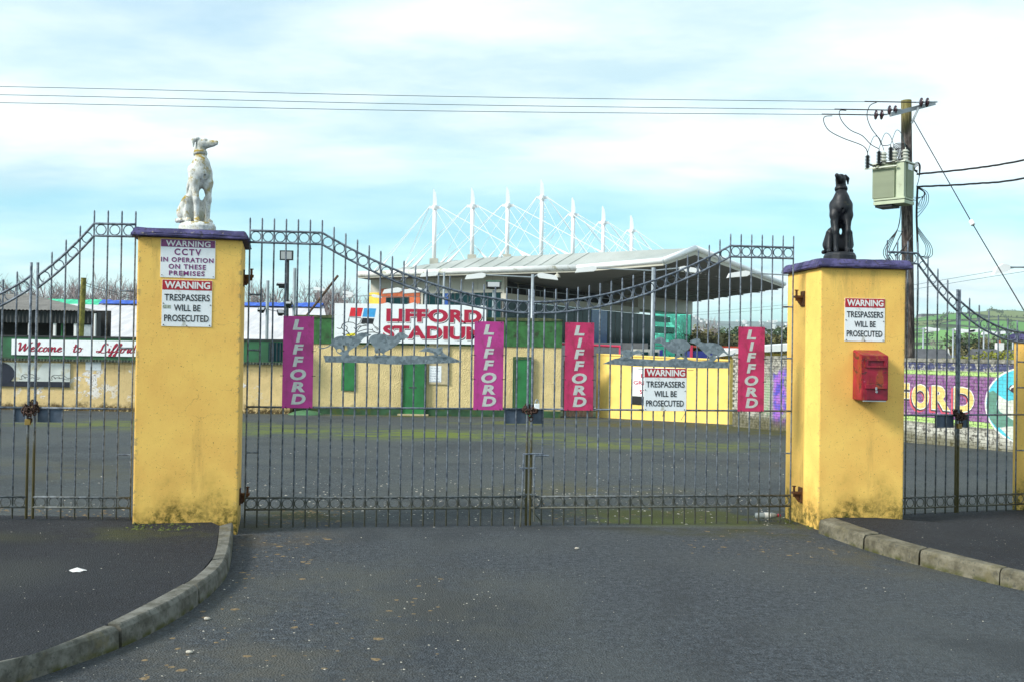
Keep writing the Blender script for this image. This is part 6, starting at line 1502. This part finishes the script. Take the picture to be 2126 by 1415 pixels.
def bare_tree_mesh(seed, h):
    rr = random.Random(seed); tr, cr_ = B(), B()
    def br(p, d, L, r, dep):
        q_ = p + d * L * .5 + Vector((rr.uniform(-1, 1), rr.uniform(-1, 1), 0)) * L * .06; e = p + d * L
        tube(tr if dep < 2 else cr_, [p, q_, e], [r, r * .85, r * .65], 5 if dep < 2 else 3, False)
        if dep >= 5: return
        for k in range(3 if dep else 5):
            dd = (d + Vector((rr.gauss(0, .42), rr.gauss(0, .42), rr.uniform(-.05, .45)))).normalized(); f = rr.uniform(.45, 1); br(p.lerp(e, f), dd, L * rr.uniform(.55, .8), r * .55 + .003, dep + 1)
    br(Vector((0, 0, -.3)), Vector((0, 0, 1)), h * .34, .13, 0)
    top_ = max(v.co.z for v in cr_.verts); 
    for b_ in (tr, cr_):
        for v in b_.verts: v.co.z *= h / top_
    return tomesh(tr, 'trunk', M['barkdark']), tomesh(cr_, 'branches', M['bark'])
bares = [bare_tree_mesh(s, 8.5) for s in (3, 11, 23, 42)]
def bare(px_, py_, d, label, group):
    p = at(px_, py_, d); zg = ground_z(d); s_ = (p.z - zg) / 8.5; a, b = R.choice(bares)
    t = thing('bare_tree', label, 'tree', (p.x, d, zg), R.uniform(0, 6), group); t.scale = (s_ * R.uniform(.9, 1.25), s_ * R.uniform(.9, 1.25), s_)
    obj('trunk', a, None, t); obj('branches', b, None, t)
for k in range(30):
    px_ = -40 + 345 * k / 18 if k < 19 else 490 + 260 * (k - 19) / 10
    top_ = 582 + R.uniform(-26, 26) + (8 if px_ > 300 else 0)
    bare(px_ + R.uniform(-8, 8), top_ if k % 7 else top_ - 22, R.uniform(70, 95), 'bare grey brown winter tree behind the pale hall roof', 'bare trees behind the hall')
for k in range(4): bare(1432 + 14 * k, 655 + R.uniform(-8, 14), R.uniform(120, 130), 'bare winter tree just right of the glazed stand end', 'bare trees by the stand end')
for k in range(9): bare(1965 + 19 * k, 690 + R.uniform(-8, 16), R.uniform(105, 130), 'bare grey winter tree behind the bungalows', 'bare trees behind the bungalows')
def leafy_mesh(seed, m_, n=1500, conif=False):
    rr = random.Random(seed); bm = B(); cl = [(Vector((rr.gauss(0, .8), rr.gauss(0, .8), 0)), rr.uniform(.8, 1.5)) for _ in range(14)]
    for i, (c_, r_) in enumerate(cl): c_.z = 1.3 + 5.2 * (i / 13) ; c_.xy *= (1.7 - 1.3 * (i / 13)) if conif else (1.25 - .5 * abs(i / 13 - .45))
    for k in range(n):
        c_, r_ = rr.choice(cl); d = Vector((rr.gauss(0, 1), rr.gauss(0, 1), rr.gauss(0, 1))).normalized() * r_ * rr.uniform(.5, 1.05); p = c_ + d; s_ = rr.uniform(.14, .30)
        a = Vector((rr.gauss(0, 1), rr.gauss(0, 1), rr.gauss(0, 1))).normalized(); b = a.orthogonal().normalized(); c2 = a.cross(b)
        poly(bm, [p + b * s_, p + c2 * s_ * .6, p - b * s_, p - c2 * s_ * .6])
    return tomesh(bm, 'crown', m_)
trunk_me = tomesh(tubeb([(0, 0, -.5), (0, 0, 2), (.1, 0, 5)], [.22, .17, .07], 8), 'trunk', M['barkdark'])
lf = {'dark': [leafy_mesh(5, M['leafdark'], 1500, True), leafy_mesh(6, M['leafdark'])], 'olive': [leafy_mesh(7, M['leafolive']), leafy_mesh(8, M['leafolive'])]}
def leafy(px_, py_, d, kind, label, group, wide=1.0):
    p = at(px_, py_, d); zg = ground_z(d); s_ = (p.z - zg) / 7.3
    t = thing('leafy_tree', label, 'tree', (p.x, d, zg), R.uniform(0, 6), group); t.scale = (s_ * wide, s_ * wide, s_); obj('trunk', trunk_me, None, t); obj('crown', R.choice(lf[kind]), None, t)
for k in range(16): leafy(1478 + 190 * (k % 8) / 8 + R.uniform(-8, 8), 682 + R.uniform(-6, 6) + (14 if k > 7 else 0), R.uniform(140, 165) if k < 8 else R.uniform(115, 130), 'dark', 'dark evergreen tree in the wood beyond the clubhouse roof', 'dark trees beyond the clubhouse', 1.25)
for k in range(12): leafy(1440 + 195 * k / 12 + R.uniform(-6, 6), 704 + R.uniform(-10, 8) - (16 if k < 4 else 0), R.uniform(95, 112), 'olive', 'olive brown rounded tree in front of the dark wood', 'olive trees beyond the clubhouse', 1.3)
for k in range(8): leafy(1985 + 20 * k + R.uniform(-6, 6), 702 + R.uniform(-8, 10), R.uniform(100, 125), 'dark' if k % 2 else 'olive', 'bushy tree among the bare trees behind the bungalows', 'bushy trees behind the bungalows', 1.1)
# hedge tops over the mural wall
bm = B(); p0, p1 = at(1935, 748, 27.0), at(2112, 748, 24.6)
for k in range(2600):
    f = R.random() ** .8; c_ = p0.lerp(p1, f); hgt = .04 + .22 * smooth(.2, .8, f) * (.6 + .4 * sin(f * 26) ** 2); p = c_ + Vector((R.gauss(0, .06), R.uniform(-.4, .5), -.45 + R.random() * (.45 + hgt))); s_ = R.uniform(.02, .05)
    a = Vector((R.gauss(0, 1), R.gauss(0, 1), R.gauss(0, 1))).normalized(); b = a.orthogonal().normalized(); c2 = a.cross(b); poly(bm, [p + b * s_, p + c2 * s_ * .6, p - b * s_, p - c2 * s_ * .6])
props(obj('hedge', bm, M['leafgold']), 'yellow green hedge showing above the top of the mural wall', 'hedge')

# ================================================================== SMALL THINGS ON THE GROUND
def scatter(name, m_, n, areas, s0, s1, flat=.5):
    bm = B()
    for k in range(n):
        x0, x1, y0_, y1_, zf = R.choice(areas); x = R.uniform(x0, x1); y = R.uniform(y0_, y1_); z = zf(x, y) if callable(zf) else zf
        if z is None: continue
        s_ = R.uniform(s0, s1) * R.choice((.6, .8, 1, 1.3)); vv = [bm.verts.new(Vector((x, y, z)) + Vector((cos(a) * s_ * R.uniform(.6, 1.3), sin(a) * s_ * R.uniform(.6, 1.3), 0))) for a in (0, 1.3, 2.6, 3.8, 5.1)]
        tp = bm.verts.new((x + R.uniform(-.3, .3) * s_, y, z + s_ * flat))
        for i in range(5): bm.faces.new((vv[i], vv[(i + 1) % 5], tp))
    return props(obj(name, bm, m_), kind='stuff')
edge_l = [on_z(x, y, 0) for x, y in KO_L]; edge_r = [on_z(x, y, 0) for x, y in KO_R]
def xedge(E, y):
    for a, b in zip(E[:-1], E[1:]):
        if min(a.y, b.y) <= y <= max(a.y, b.y): return a.x + (b.x - a.x) * (y - a.y) / (b.y - a.y + 1e-9)
    return None
def on_road(x, y):
    a, b = xedge(edge_l, y), xedge(edge_r, y)
    if (a is not None and x < a + .03) or (b is not None and x > b - .03): return None
    if y > 8.7 and (x < -2.4 or x > 2.75): return None
    return 0.0
def on_pave(x, y):
    a, b = xedge(edge_l, y), xedge(edge_r, y)
    if a is not None and x < a - .25 or b is not None and x > b + .25 and y < 9.4: return PAV - .006
    return None
scatter('pale_grit', M['stone'], 480, [(-3, 4.5, 4.6, 9.4, on_road), (-2.4, 0, 4.7, 7.5, on_road)], .0025, .0065)
scatter('pale_grit', M['stone'], 260, [(-5, -1.6, 5, 8.5, on_pave), (2.8, 6, 7, 9.4, on_pave)], .002, .0055)
scatter('pale_grit', M['stone'], 1200, [(-6, 5, 9.7, 20, lambda x, y: ground_z(y)), (-4, 4, 9.7, 13, lambda x, y: ground_z(y))], .006, .014)
scatter('leaf_litter', M['litter'], 190, [(-2.2, -.3, 4.8, 7.6, on_road), (-2.2, -1.5, 7, 8.8, on_road), (1.5, 3, 8.2, 9.4, on_road)], .008, .026, .12)
scatter('leaf_litter', M['litter'], 260, [(.2, 3.0, 9.7, 11.2, lambda x, y: ground_z(y)), (-2.3, -1.6, 9.3, 10.3, lambda x, y: ground_z(y)), (-4.9, -3.3, 8.85, 9.3, lambda x, y: .115)], .008, .022, .3)
scatter('moss_clumps', M['mosstuft'], 330, [(-3.2, -2.6, 8.3, 8.6, on_pave), (-24, -8, 35.2, 35.85, lambda x, y: ground_z(y)), (3.2, 7.2, 31, 34, lambda x, y: ground_z(y)), (2.65, 2.95, 9.5, 10.4, lambda x, y: ground_z(y))], .006, .020, .6)
bm = B(); c_ = on_z(160, 1183, PAV); 
vv = [bm.verts.new((c_.x + cos(a) * .065 * R.uniform(.6, 1.2), c_.y + sin(a) * .04 * R.uniform(.6, 1.2), PAV - .003 + R.uniform(0, .012))) for a in np.arange(0, 6.28, .35)]; ctr = bm.verts.new((c_.x, c_.y, PAV + .02))
for i in range(len(vv)): bm.faces.new((vv[i], vv[(i + 1) % len(vv)], ctr))
props(obj('paper_scrap', bm, M['paper']), 'crumpled white paper scrap lying on the left pavement', 'litter')
p = on_z(1592, 1069, .04); t = thing('plastic_bottle', 'clear plastic bottle with red cap lying by the right gate hinge', 'bottle', (p.x, p.y, .04), radians(8))
obj('body', lathe([(.012, -.12), (.028, -.115), (.030, -.02), (.030, .05), (.025, .08), (.011, .11)], 14, 'X'), M['plastic'], t, smooth=True); obj('cap', lathe([(.016, .112), (.016, .14), (.012, .142)], 12, 'X'), M['redcap'], t); obj('label', lathe([(.0308, -.03), (.0308, .03)], 14, 'X'), M['paper'], t)
for i, (px_, py_) in enumerate(((430, 1283), (1198, 1137), (393, 1352))):
    p = on_z(px_, py_, .008); bm = bmesh.new(); bmesh.ops.create_icosphere(bm, subdivisions=2, radius=1)
    for v in bm.verts: v.co = Vector((v.co.x * .020, v.co.y * .015, v.co.z * .010)) * R.uniform(.9, 1.1)
    props(obj('pebble', bm, M['stone'], None, (p.x, p.y, .008), smooth=True), ['largest pale pebble on the road by the left kerb', 'small pale pebble alone in the middle of the road', 'small pale pebble below the left kerb joint'][i], 'pebble', 'pebbles on the road')

# ================================================================== AIR
hz_ = boxmm(-4600, 4600, -4600, 4600, -8, 150)
vm = bpy.data.materials.new('thin haze'); vm.use_nodes = True; vm.node_tree.nodes.clear()
vo = vm.node_tree.nodes.new('ShaderNodeOutputMaterial'); pv = vm.node_tree.nodes.new('ShaderNodeVolumePrincipled'); pv.inputs['Color'].default_value = (.80, .88, .95, 1); pv.inputs['Density'].default_value = .00020
vm.node_tree.links.new(pv.outputs[0], vo.inputs['Volume'])
props(obj('haze', hz_, vm), kind='stuff')
